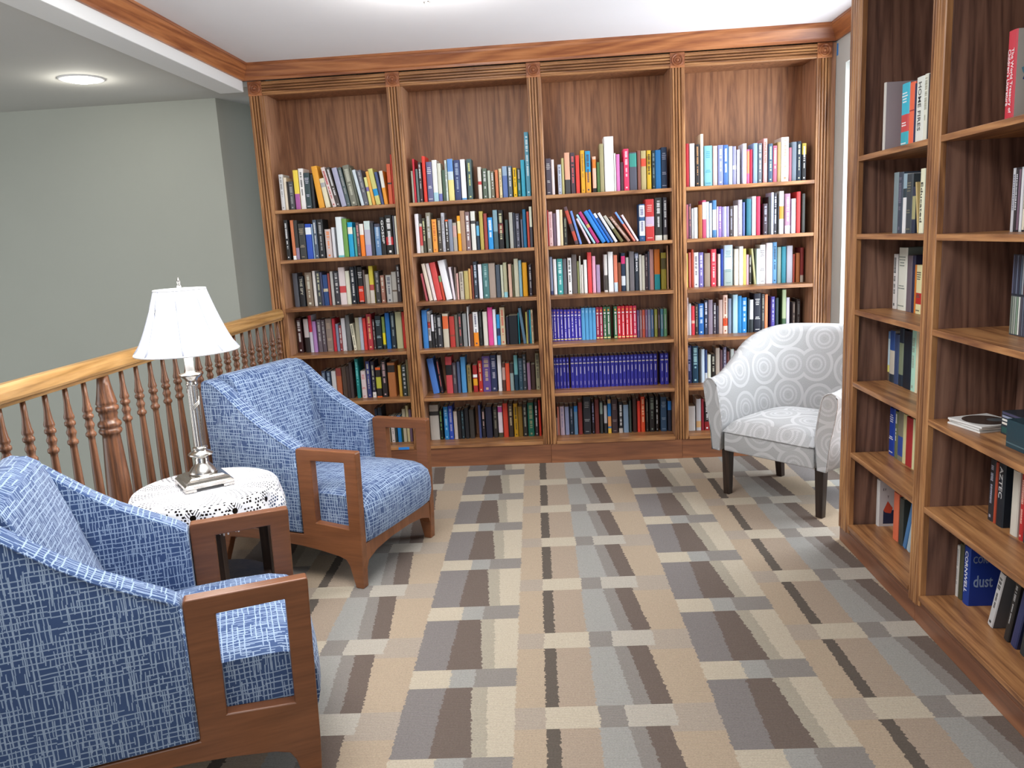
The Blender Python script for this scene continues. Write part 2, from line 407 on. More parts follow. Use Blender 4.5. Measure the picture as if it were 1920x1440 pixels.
P = .86; ZB = [1.724, 1.410, 1.098, .788, .468, .148]; ZR = [1.734, 1.416, 1.096, .780, .458, .118]
labels = ['leftmost oak bookcase bay, beside the railing, blue tape on its lowest shelf edge',
          'second oak bookcase bay from the railing, full of mixed novels',
          'third oak bookcase bay, the one holding rows of matching purple volumes',
          'rightmost oak bookcase bay on the far wall, partly behind the grey tub chair']
D = .285
for i in range(4):
    x0 = i*P; x1 = x0+P; L = empty('bookcase', (x0+P/2, 0, 0)); tag(L, labels[i], 'bookcase', 'oak bookcase bays along the far wall')
    L['group'] = 'oak bookcase bays along the far wall'
    ox = x0+P/2
    def bx(name, a, b, mat, bev=.0015, par=L): return MB().box((a[0]-ox, a[1], a[2]), (b[0]-ox, b[1], b[2])).build(name, mat, par, bevel=bev)
    mpv = lambda cx: (lambda a, d, t: (cx-ox+a, d, t))
    pilaster(L, mpv(x0), .130, 2.419, M['oakz']); rosette(L, mpv(x0), 2.462, M['crownx'])
    if i == 3:
        pilaster(L, mpv(x1), .130, 2.419, M['oakz']); rosette(L, mpv(x1), 2.462, M['crownx'])
        bx('filler_strip', (x1+.0435, .004, 0), (XW-.001, .022, 2.505), M['sidez'])
    m = MB(); m.prism(reeds(.082, 0, .022), [], x0+.0435-ox, x1-.0435-ox, lambda a, d, t: (t, d, 2.462+a)); m.build('header_rail', M['oakx'], L)
    bx('side_panel', (x0+.026, .0225, .13), (x0+.043, D-.006, 2.50), M['sidez']); bx('side_panel', (x1-.043, .0225, .13), (x1-.026, D-.006, 2.50), M['sidez'])
    if i == 0: bx('end_panel', (-.043, .0225, 0), (-.026, D+.012, 2.505), M['sidez'])
    bx('back_panel', (x0+.026, D-.0055, .13), (x1-.026, D+.003, 2.50), M['backz'])
    bx('top_panel', (x0+.044, .0225, 2.432), (x1-.044, D-.006, 2.45), M['backz'])
    for z in ZB[:5]:
        bx('shelf', (x0+.0435, .001, z-.0215), (x1-.0435, D-.0065, z), M['oakx'])
    bx('bottom_shelf', (x0+.0445, -.004, .128), (x1-.0445, D-.0065, .148), M['oakx'])
    a0 = x0-.043 if i == 0 else x0+.0005 if i != 2 else x0+.006
    a1 = x1-.0005 if i != 1 else x1+.0055
    if i == 3: a1 = XW-.001
    bx('kick_board', (a0, .001 if i == 2 else .004, 0), (a1, .02, .1275), M['kickx'])
    if i == 0:
        tag(bx('tape_strip', (.548, -.0055, .131), (.592, -.0041, .1475), M['tape'], 0), "blue painter's tape")
        tag(bx('tape_strip', (.712, -.0055, .130), (.784, -.0041, .147), M['tape'], 0), "blue painter's tape")

# side bookcase: face at X = XF, bays along Y towards the camera
XF = 3.083; DR = .30; ys = [-1.4885, -2.2165, -2.985, -3.75]
rl = ['far bay of the side bookcase, next to the window and grey tub chair', 'near bay of the side bookcase, holding discs, booklets and few books',
      'nearest bay of the side bookcase, almost wholly outside the picture']
for i in range(3):
    y0 = ys[i]; y1 = ys[i+1]; oy = (y0+y1)/2; L = empty('bookcase', (XF, oy, 0)); tag(L, rl[i], 'bookcase', 'oak bookcase bays along the right wall')
    def bx(name, a, b, mat, bev=.0015, par=L): return MB().box((a[0]-XF, min(a[1], b[1])-oy, a[2]), (b[0]-XF, max(a[1], b[1])-oy, b[2])).build(name, mat, par, bevel=bev)
    mp = lambda a, d, t, c=y0: (d, c-oy+a*(1.5 if False else 1.0), t)
    m = MB(); m.prism(reeds(.118 if i == 0 else .086, 0, .022), [], .0755, 2.419, mp); m.build('pilaster', M['oakz'], L); rosette(L, mp, 2.462, M['crowny'])
    m = MB(); m.prism(reeds(.082, 0, .022), [], y1+.0435-oy, y0-(.0595 if i == 0 else .0435)-oy, lambda a, d, t: (d, t, 2.462+a)); m.build('header_rail', M['oaky'], L)
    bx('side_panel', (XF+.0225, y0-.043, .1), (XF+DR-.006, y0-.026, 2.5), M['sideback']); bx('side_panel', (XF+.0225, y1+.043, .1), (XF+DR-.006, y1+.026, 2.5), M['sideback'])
    if i == 0: bx('end_panel', (XF+.0225, y0+.059, .0), (XF+DR+.01, y0+.042, 2.505), M['sidez'])
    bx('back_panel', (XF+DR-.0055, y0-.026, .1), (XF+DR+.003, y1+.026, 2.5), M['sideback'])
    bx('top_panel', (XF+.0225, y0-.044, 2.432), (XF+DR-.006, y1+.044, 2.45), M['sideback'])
    for z in ZR[:5]: bx('shelf', (XF+.001, y0-(.0595 if i == 0 else .0435), z-.021), (XF+DR-.0065, y1+.0435, z), M['oaky'])
    bx('bottom_shelf', (XF-.004, y0-(.0595 if i == 0 else .0445), .099), (XF+DR-.0065, y1+.0445, .118), M['oaky'])
    bx('kick_board', (XF+.004, y0-.0005+(.0595 if i == 0 else 0), 0), (XF+.02, y1+.0005, .0985 if False else .0745), M['kicky'])
    bx('kick_rail', (XF+.006, y0-(.06 if i == 0 else .0445), .075), (XF+.02, y1+.0445, .0985), M['kicky'])
m = MB(); m.prism([(XF-d-.004, z) for d, z in prof], [], -9, ys[0]+.059, lambda a, b, t: (a, t, b)); tag(m.build('trim_5', M['crowny']), kind='structure')
# ---------------------------------------------------------------- railing
rail = tag(empty('railing', (0, -1.8, 0)), 'oak stair railing with turned balusters in front of the grey wall', 'railing')
yo = 1.8
hp = [(-.022, 1.030), (.022, 1.030), (.024, 1.042), (.033, 1.046), (.036, 1.056), (.033, 1.080), (.027, 1.096), (.014, 1.103), (-.014, 1.103), (-.027, 1.096), (-.033, 1.080), (-.036, 1.056), (-.033, 1.046), (-.024, 1.042)]
m = MB(); m.prism(hp, [], -3.9+yo, -.012+yo, lambda a, b, t: (a, t, b)); m.build('handrail', M['railwood'], rail, smooth=False, bevel=.002)
MB().box((-.03, -3.9+yo, .0), (.03, -.012+yo, .03)).build('bottom_rail', M['railwood'], rail, bevel=.003)
bp = [(.016, .0305), (.017, .06), (.014, .075), (.0175, .085), (.019, .30), (.019, .50), (.0165, .66), (.012, .80), (.0125, .812), (.0185, .818), (.0195, .824), (.0185, .830), (.013, .836),
      (.0135, .848), (.0175, .858), (.0175, .864), (.013, .874), (.0125, .884), (.0185, .889), (.0195, .895), (.0185, .901), (.0135, .906), (.0185, .916), (.018, .922), (.0145, .935), (.0105, .97), (.0088, 1.0295)]
bal = MB().lathe(bp, 14).mesh('baluster', M['turned'], True)
np_ = [(.036, .0305), (.037, .08), (.050, .12), (.052, .35), (.050, .48), (.044, .62), (.034, .775), (.033, .79), (.041, .797), (.044, .806), (.041, .815), (.036, .819), (.043, .826), (.0445, .834), (.042, .842), (.033, .850),
       (.032, .862), (.036, .874), (.034, .884), (.041, .890), (.043, .898), (.041, .906), (.034, .910), (.040, .918), (.037, .930), (.032, .955), (.026, .99), (.0215, 1.0295)]
nw = MB().lathe(np_, 24).mesh('newel_post', M['turned'], True)
yy = [-.058-.1156*k for k in range(17)]+[-2.17-.1156*k for k in range(7)]+[-3.12-.1156*k for k in range(6)]
for y in yy: shared('baluster', bal, (0, y+yo, 0), rail)
for y in (-2.04, -2.99): shared('newel_post', nw, (0, y+yo, 0), rail)

# ---------------------------------------------------------------- lights you can see
def downlight():
    t = tag(empty('recessed_light', (-.80, -.50, 2.48)), 'recessed downlight glowing in the stairwell ceiling', 'ceiling light')
    MB().lathe([(.092, -.002), (.094, -.007), (.118, -.007), (.122, 0)], 36, caps=False).build('trim_ring', M['pvcwhite'], t, smooth=True, fix=False)
    mm, nt, b = new_mat('downlight_lens', .4); b.inputs['Emission Color'].default_value = (1, .97, .9, 1); b.inputs['Emission Strength'].default_value = 12
    MB().lathe([(.080, -.004), (.058, -.018), (.024, -.024), (.001, -.025)], 28, caps=False).build('lens', mm, t, smooth=True)
    return t
downlight()
t = tag(empty('ceiling_lamp', (1.30, -1.38, CZ)), 'flush ceiling lamp, only its bottom knob showing at the top edge', 'ceiling light')
mm, nt, b = new_mat('frosted_lamp_glass', .4); b.inputs['Base Color'].default_value = (.95, .95, .92, 1); b.inputs['Emission Color'].default_value = (1, .96, .88, 1); b.inputs['Emission Strength'].default_value = 1.2
MB().lathe([(.15, -.001), (.15, -.02), (.14, -.024)], 36).build('canopy', M['nickel'], t, smooth=True)
MB().lathe([(.138, -.026), (.128, -.055), (.09, -.078), (.04, -.088), (.001, -.090)], 36, caps=False).build('glass_dome', mm, t, smooth=True)
MB().lathe([(.006, -.090), (.013, -.096), (.015, -.104), (.011, -.112), (.003, -.118)], 16).build('knob', M['nickel'], t, smooth=True)
# ---------------------------------------------------------------- blue armchairs
def arc(pts): return pts
def armchair(loc, fwd, label, first=None):
    rz = math.atan2(-fwd[0], fwd[1]); name = 'armchair'
    if first:
        c = first.copy(); C.objects.link(c); c.location = loc; c.rotation_euler = (0, 0, rz); c['label'] = label
        for ch in list(first.children):
            k = ch.copy(); C.objects.link(k); k.parent = c
            for g in list(ch.children):
                gg = g.copy(); C.objects.link(gg); gg.parent = k
        return c
    t = empty(name, loc, rz); tag(t, label, 'armchair', 'blue hatched armchairs')
    outer = [(.026, 0), (.034, .14), (.042, .50), (.045, .612), (.042, .620), (-.262, .620), (-.268, .612), (-.270, .225), (-.50, .225), (-.765, .225), (-.80, .0), (-.765, .0), (-.700, .165),
             (-.60, .172), (-.45, .174), (-.30, .168), (-.18, .155), (-.09, .140), (-.05, .125), (-.036, .10), (-.012, 0)]
    hole = [(-.196, .284), (-.192, .569), (-.018, .571), (-.022, .270)]
    for s in (-1, 1):
        x0, x1 = (.285, .325) if s > 0 else (-.325, -.285)
        m = MB(); m.prism(outer, [hole], x0, x1, lambda a, b, t_: (t_, a, b))
        m.build('arm_frame', M['chairwoody'], t, bevel=.0035, seg=2)
    # front and rear aprons between the frames
    m = MB(); m.prism([(-.2845, .196), (.2845, .196), (.2845, .085), (.27, .115), (.20, .138), (.08, .150), (-.08, .150), (-.20, .138), (-.27, .115), (-.2845, .085)], [], -.012, .030, lambda a, b, t_: (a, t_, b))
    m.build('front_apron', M['chairwood'], t, bevel=.002)
    MB().box((-.2845, -.755, .175), (.2845, -.725, .2245)).build('rear_apron', M['chairwood'], t, bevel=.002)
    # upholstered wings
    wing = [(-.2715, .228), (-.2715, .612), (-.30, .632), (-.386, .680), (-.46, .722), (-.53, .772), (-.60, .830), (-.65, .872), (-.70, .905), (-.735, .915), (-.765, .905), (-.772, .86), (-.755, .55), (-.748, .228)]
    for s in (-1, 1):
        x0, x1 = (.245, .328) if s > 0 else (-.328, -.245)
        m = MB(); m.prism(wing, [], x0, x1, lambda a, b, t_: (t_, a, b))
        wg = m.build('side_wing', M['hatch'], t, smooth=True, bevel=.012, seg=3, uv=True)
        # welt along the front and top seam of the wing
        xo = .3255 if s > 0 else -.3255
        pts = [(xo, -.2725, .235), (xo, -.2725, .60)]+[(xo+(.001*s), y, z-.010) for y, z in wing[2:10]]
        MB().tube(pts[:2], .0038, 6).build('welt', M['hatch'], wg, smooth=True, uv=True)
        MB().tube(pts[2:], .004, 6).build('welt', M['hatch'], wg, smooth=True, uv=True)
    back = [(-.47, .30), (-.495, .44), (-.53, .56), (-.585, .74), (-.625, .86), (-.645, .905), (-.675, .925), (-.72, .927), (-.757, .912), (-.762, .86), (-.745, .55), (-.738, .228), (-.52, .228)]
    m = MB(); m.prism(back, [], -.2445, .2445, lambda a, b, t_: (t_, a, b)); m.build('backrest', M['hatch'], t, smooth=True, bevel=.010, seg=3, uv=True)
    # seat: a thick rounded block with a crowned top and a waterfall front
    n = 14; rows = []
    sec = [(-.49, .199), (-.49, .405), (-.44, .428), (-.30, .440), (-.15, .442), (-.04, .437), (.020, .424), (.052, .398), (.063, .36), (.064, .30), (.058, .24), (.046, .199)]
    for j in range(n+1):
        u = -1+2*j/n; x = .283*u
        e = 1-abs(u)**5; row = []
        for (y, z) in sec:
            zz = z if z < .25 else z-(1-e)*.022-(.010*(u*u))
            yy_ = y if y < .0 else y-(1-e)*.014
            row.append((x, yy_, zz))
        rows.append(row)
    m = MB(); m.grid(rows, True); m.add(rows[0], [tuple(range(len(sec)))]); m.add(rows[-1], [tuple(range(len(sec)))[::-1]])
    import bmesh
    o = m.build('seat_cushion', M['hatch'], t, smooth=True, uv=True, bevel=.012, seg=3, ang=60)
    return t
ac = armchair((.996, -1.52, 0), (.94, -.343), 'blue hatched armchair with wooden open arms, nearer the bookcases')
armchair((.944, -2.80, 0), (.916, .401), 'blue hatched armchair cut off by the lower left picture edge', ac)

# ---------------------------------------------------------------- grey tub chair
def tub():
    F = (-.743, -.669); rz = math.atan2(-F[0], F[1]); t = empty('tub_chair', (2.904, -.93, 0), rz)
    tag(t, 'grey and white medallion-print tub chair on dark legs beside the window', 'armchair')
    # centre line of the shell, from one arm front round the back to the other
    path = []; N = 44
    for k in range(9): path.append((.335+.012*sin(pi*k/8*.5), .045-.34*k/8))
    for k in range(1, N):
        a = pi*k/N; path.append((.347*cos(a), -.295-.335*sin(a)**.85))
    for k in range(9): path.append((-.335-.012*sin(pi*(8-k)/8*.5), .045-.34*(8-k)/8))
    n = len(path); rows = []
    for k, (x, y) in enumerate(path):
        a = Vector(path[max(k-1, 0)]); b = Vector(path[min(k+1, n-1)]); tt = (b-a).normalized(); nn = Vector((-tt.y, tt.x)) * -1
        if nn.dot(Vector((x, y+.25))) < 0: nn = -nn
        f = max(0, min(1, (.02-y)/.60)); s = f*f*(3-2*f); H = .660+.235*s; lean = .018+.05*s
        th = .040+.012*s
        sec = [(-.075+.03, .262), (-.058, .42), (-.05+lean*.55, .42+(H-.42)*.5), (-.046+lean, H-.045), (-.034+lean, H-.018), (-.012+lean, H-.003), (.008+lean, H), (.026+lean, H-.008), (.038+lean, H-.028),
               (.040+lean*.9, H-.06), (.034+lean*.5, .42+(H-.42)*.4), (.022, .42), (.004, .262)]
        rows.append([(x+nn.x*d, y+nn.y*d, z) for d, z in sec])
    m = MB(); m.grid(rows, True)
    me = m.mesh('tub_shell', M['medal'], True); L = me.uv_layers.new(name='UVMap').data; q = len(rows[0]); ds = [0]
    for k in range(1, n): ds.append(ds[-1]+(Vector(path[k])-Vector(path[k-1])).length)
    CS = []
    for rw in rows:
        cs = [0]
        for j in range(1, q+1): cs.append(cs[-1]+(Vector(rw[j % q])-Vector(rw[j-1])).length)
        CS.append(cs)
    for p in me.polygons:
        ii = [me.loops[li].vertex_index for li in p.loop_indices]; js = [i % q for i in ii]
        wrap = max(js)-min(js) > q/2
        for li in p.loop_indices:
            vi = me.loops[li].vertex_index; j = vi % q; cs = CS[vi//q]; L[li].uv = (ds[vi//q]*1.0, cs[q] if (wrap and j == 0) else cs[j])
    shell = bpy.data.objects.new('tub_shell', me); C.objects.link(shell); shell.parent = t
    for e, sg in ((0, 1), (n-1, -1)):
        r = rows[e]; yf = .050; fr = [(p[0], p[2]) for p in r]
        m = MB(); m.prism(fr, [], .040, .056, lambda a, b, t_: (a, t_, b)); fp = m.build('arm_front', M['medal'], t, bevel=.004, uv=True)
        MB().tube([(a, .056, b) for a, b in fr], .0042, 6, closed=True).build('welt', M['medal'], fp, smooth=True, uv=True)
    # seat cushion with rounded plan
    def slab(name, z0, z1, crown, yf, wx, rnd):
        nu, nv = 18, 14; top = []; 
        for i in range(nu+1):
            u = -1+2*i/nu; row = []
            for j in range(nv+1):
                v = -1+2*j/nv; hw = wx*(1-.10*max(0, -v)**2.2); yb = -.50
                y = yb+(yf-yb)*(v+1)/2; x = hw*u
                ez = (1-abs(u)**6)*(1-abs(v)**6)
                row.append((x, y, z0+(z1-z0)*ez**.35+crown*(1-u*u)*(1-v*v) if ez > 0 else z0+.0))
            top.append(row)
        m = MB(); m.grid(top); bot = [[(x, y, z0) for x, y, z in r] for r in top]; m.grid([r[::-1] for r in bot])
        return m.build(name, M['medal'], t, smooth=True, uv=True)
    slab('seat_cushion', .372, .440, .028, .058, .272, .03)
    MB().box((-.268, -.46, .262), (.268, .048, .372)).build('seat_rail', M['medal'], t, bevel=.008, seg=3, smooth=True, uv=True)
    MB().tube([(-.27, .050, .374), (-.1, .053, .374), (.1, .053, .374), (.27, .050, .374)], .0045, 6).build('welt', M['medal'], t, smooth=True, uv=True)
    for x, y, sp in ((.280, -.005, 0), (-.280, -.005, 0), (.245, -.44, -.03), (-.245, -.44, -.03)):
        m = MB(); a = .024; b = .018
        m.add([(x-b, y-b+sp, 0), (x+b, y-b+sp, 0), (x+b, y+b+sp, 0), (x-b, y+b+sp, 0), (x-a, y-a, .262), (x+a, y-a, .262), (x+a, y+a, .262), (x-a, y+a, .262)],
              [(0, 3, 2, 1), (4, 5, 6, 7), (0, 1, 5, 4), (1, 2, 6, 5), (2, 3, 7, 6), (3, 0, 4, 7)])
        m.build('leg', M['espresso'], t, bevel=.003)
    return t
tub()

# ---------------------------------------------------------------- side table, cloth and lamp
tx, ty, tz = .412, -2.15, .590
t = tag(empty('side_table', (tx, ty, 0)), 'small round dark wood side table under the crocheted cloth', 'table')
MB().lathe([(.252, .562), (.262, .566), (.266, .576), (.262, .586), (.254, .590), (.001, .590)], 48).build('table_top', M['espresso'], t, smooth=False)
MB().lathe([(.218, .50), (.218, .5615), (.198, .5615), (.198, .50)], 40, caps=False).build('apron', M['espresso'], t, smooth=False)
for k in range(4):
    a = R(32+90*k); x, y = .205*cos(a), .205*sin(a)
    m = MB(); m.add([(x-.018, y-.018, 0), (x+.018, y-.018, 0), (x+.018, y+.018, 0), (x-.018, y+.018, 0), (x-.02, y-.02, .5), (x+.02, y-.02, .5), (x+.02, y+.02, .5), (x-.02, y+.02, .5)],
                    [(0, 3, 2, 1), (4, 5, 6, 7), (0, 1, 5, 4), (1, 2, 6, 5), (2, 3, 7, 6), (3, 0, 4, 7)]); m.build('leg', M['espresso'], t, bevel=.003)
MB().lathe([(.20, .185), (.208, .192), (.208, .200), (.20, .206), (.001, .206)], 40).build('lower_shelf', M['espresso'], t)
m = MB(); pts = []
def crochet():
    mm, nt, b = new_mat('crocheted_white_cotton', .9, .2); n = node('ShaderNodeUVMap'); a, r, _ = sep(n.outputs[0])   # a: turns, r: metres from centre
    b.inputs['Base Color'].default_value = hx('eeeef2')
    g = a*12.0; f = (g.fr()-.5).ab()*2                                   # twelve wedges
    ringi = (r/.0115).fl(); fr_ = (r/.0115).fr()
    # fans of slits: thin spiral holes on the flat part
    sp = (a*72.0+r*26.0).fr(); slit = ((sp-.5).ab().lt(.23))*((fr_-.5).ab().lt(.30))*(r.gt(.04))*(f.gt(.3))*(r.lt(.262))
    # open mesh on the fall
    kk = a*132.0+ringi*.5; k = kk.fr(); wn = white(comb(kk.fl(), ringi, 2.0)); mesh_ = ((k-.5).ab().lt(.16+wn*.22))*((fr_-.5).ab().lt(.14+wn*.24))*(r.gt(.262))*(wn.gt(.38))
    d = E.op('SQRT', ((f*.09)*(f*.09))+((r-.300)*(r-.300))*1.6); drop = d.lt(.014)
    ribs = ((f*7.0+r*60.0).fr().lt(.35))*(d.lt(.040))*(r.lt(.298))*(r.gt(.262))
    h = slit.mx(mesh_*(1-(d.lt(.02)))).mx(drop).mx(ribs)
    b.inputs['Alpha'].default_value = 1
    tr = nt.nodes.new('ShaderNodeBsdfTransparent'); mx = nt.nodes.new('ShaderNodeMixShader'); put(mx.inputs[0], h)
    nt.links.new(b.outputs[0], mx.inputs[1]); nt.links.new(tr.outputs[0], mx.inputs[2]); nt.links.new(mx.outputs[0], nt.nodes['Material Output'].inputs[0])
    sn = (E.op('SINE', r*(2*pi/.0045)))*.5+noise(comb(a*400.0, r*600.0), 1, 1); bump(b, sn, .4, .0012); return mm
M['lace'] = crochet()
seg = 192; rr = [0.001, .04, .08, .12, .16, .20, .235, .254, .265, .272, .276, .279, .282, .285, .288, .291]
zz = [.5935]*6+[.5935, .593, .590, .582, .570, .555, .540, .525, .510, .495]
ml = [0]
for k in range(1, len(rr)): ml.append(ml[-1]+math.hypot(rr[k]-rr[k-1], zz[k]-zz[k-1]))
rows = []
for k, (r_, z_) in enumerate(zip(rr, zz)):
    row = []; drp = max(0, (.59-z_)/.10)
    for i in range(seg):
        a = 2*pi*i/seg; wv = .010*sin(12*a+.4)*drp+.006*sin(5*a)*drp; sc = -.014*abs(sin(a*18))*(1 if k == len(rr)-1 else .25 if k == len(rr)-2 else 0)
        row.append(((r_+wv)*cos(a), (r_+wv)*sin(a), z_+sc+.004*sin(5*a+1)*drp))
    rows.append(row)
m = MB(); m.grid(rows, True); me = m.mesh('crocheted_cloth', M['lace'], True); L = me.uv_layers.new(name='UVMap').data
for p in me.polygons:
    ii = [me.loops[li].vertex_index for li in p.loop_indices]; js = [i % seg for i in ii]; wrap = max(js)-min(js) > seg/2
    for li in p.loop_indices:
        vi = me.loops[li].vertex_index; j = vi % seg; k = vi//seg; L[li].uv = ((j+(seg if (wrap and j < seg/2) else 0))/seg, ml[k])
cl = bpy.data.objects.new('crocheted_cloth', me); C.objects.link(cl); cl.location = (tx, ty, 0)
so = cl.modifiers.new('thick', 'SOLIDIFY'); so.thickness = .0012
tag(cl, 'round white crocheted cloth draped over the small side table', 'tablecloth')

lx, ly, lz = .400, -2.125, .5955
t = tag(empty('table_lamp', (lx, ly, lz), R(38)), 'lit table lamp with white bell shade and brushed silver column', 'lamp')
b = MB()   # square stepped foot with arched sides
def sq(h, z): return [(-h, -h, z), (h, -h, z), (h, h, z), (-h, h, z)]
lv = [(.091, .012), (.091, .023), (.083, .027), (.080, .036), (.066, .041), (.058, .046)]
for k in range(len(lv)-1):
    a = sq(*lv[k])+sq(*lv[k+1]); b.add(a, [(0, 1, 5, 4), (1, 2, 6, 5), (2, 3, 7, 6), (3, 0, 4, 7)])
b.add(sq(*lv[-1]), [(0, 1, 2, 3)]); b.add(sq(.091, .012), [(3, 2, 1, 0)])
for sx in (-1, 1):
    for sy in (-1, 1):
        b.box((min(sx*.091, sx*.050), min(sy*.091, sy*.050), 0), (max(sx*.091, sx*.050), max(sy*.091, sy*.050), .012))
b.build('foot', M['nickel'], t, bevel=.0015)
MB().lathe([(.054, .046), (.050, .058), (.040, .072), (.030, .082), (.026, .088), (.024, .094), (.025, .104), (.022, .110), (.024, .114), (.044, .120), (.047, .125), (.042, .130), (.026, .136), (.024, .142), (.028, .146), (.028, .150), (.021, .154)], 36).build('turned_base', M['nickel'], t, smooth=True)
rows = []
for z in (.154, .30, .395):
    rows.append([((.0175+.0016*cos(10*a))*cos(a), (.0175+.0016*cos(10*a))*sin(a), z) for a in [2*pi*i/60 for i in range(60)]])
MB().grid(rows, True).build('column', M['nickel'], t, smooth=True)
for off in (0, .006, .012):
    MB().tube([(.0195*cos(4.0+q*.30), .0195*sin(4.0+q*.30), .300+off+q*.0045) for q in range(20)], .0021, 6).build('ribbon_band', M['nickel'], t, smooth=True)
MB().lathe([(.020, .395), (.022, .400), (.020, .405), (.019, .410), (.024, .420), (.036, .430), (.041, .436), (.040, .440), (.018, .443), (.017, .450)], 32).build('cup', M['nickel'], t, smooth=True)
MB().lathe([(.016, .450), (.016, .530), (.010, .534)], 24).build('candle_sleeve', M['pvcwhite'], t, smooth=True)
MB().tube([(-.0, 0, .53), (-.0, 0, .77)], .0025, 8).build('harp', M['nickel'], t, smooth=True)
MB().lathe([(.006, .768), (.009, .773), (.005, .779), (.0075, .786), (.006, .794), (.001, .806)], 16).build('finial', M['nickel'], t, smooth=True)
mm, nt, b = new_mat('lit_white_shade', .8, .2); b.inputs['Base Color'].default_value = (.93, .93, .95, 1)
b.inputs['Emission Color'].default_value = (1, .985, .96, 1); b.inputs['Emission Strength'].default_value = 0.2
M['shade'] = mm; M['foldwhite'] = plain('folded_shade_fabric', 'b9bcc8', .8, .2)
seg = 96; rows = []
for k in range(15):
    f = k/14; z = .527+(.760-.527)*f; r_ = .186+(.091-.186)*(f**.72)
    rows.append([(r_*(1-.045*math.exp(-((((a*8/(2*pi)) % 1)-.5)/.05)**2)*(1-abs(2*f-1)**4))*cos(a), r_*(1-.045*math.exp(-((((a*8/(2*pi)) % 1)-.5)/.05)**2)*(1-abs(2*f-1)**4))*sin(a), z) for a in [2*pi*i/seg for i in range(seg)]])
sh = MB().grid(rows, True).build('lamp_shade', M['shade'], t, smooth=True, fix=False)
for p_, z_, rr_ in ((.186, .527, .004), (.0915, .760, .0035)):
    MB().tube([(p_*cos(2*pi*i/64), p_*sin(2*pi*i/64), z_) for i in range(64)], rr_, 6, closed=True).build('shade_trim', M['pvcwhite'], sh, smooth=True)
for k in range(8):
    a = 2*pi*(k+.5)/8; pts = []
    for q in range(9):
        f = q/8; r_ = (.186+(.091-.186)*(f**.72))+.0008; pts.append((r_*cos(a+.10*(1-f)), r_*sin(a+.10*(1-f)), .529+(.758-.529)*f))
    MB().tube(pts, .0034, 6).build('shade_rib', M['foldwhite'], sh, smooth=True)
point('lamp_bulb', (lx, ly, lz+.64), 4, (1, .93, .82), .04)
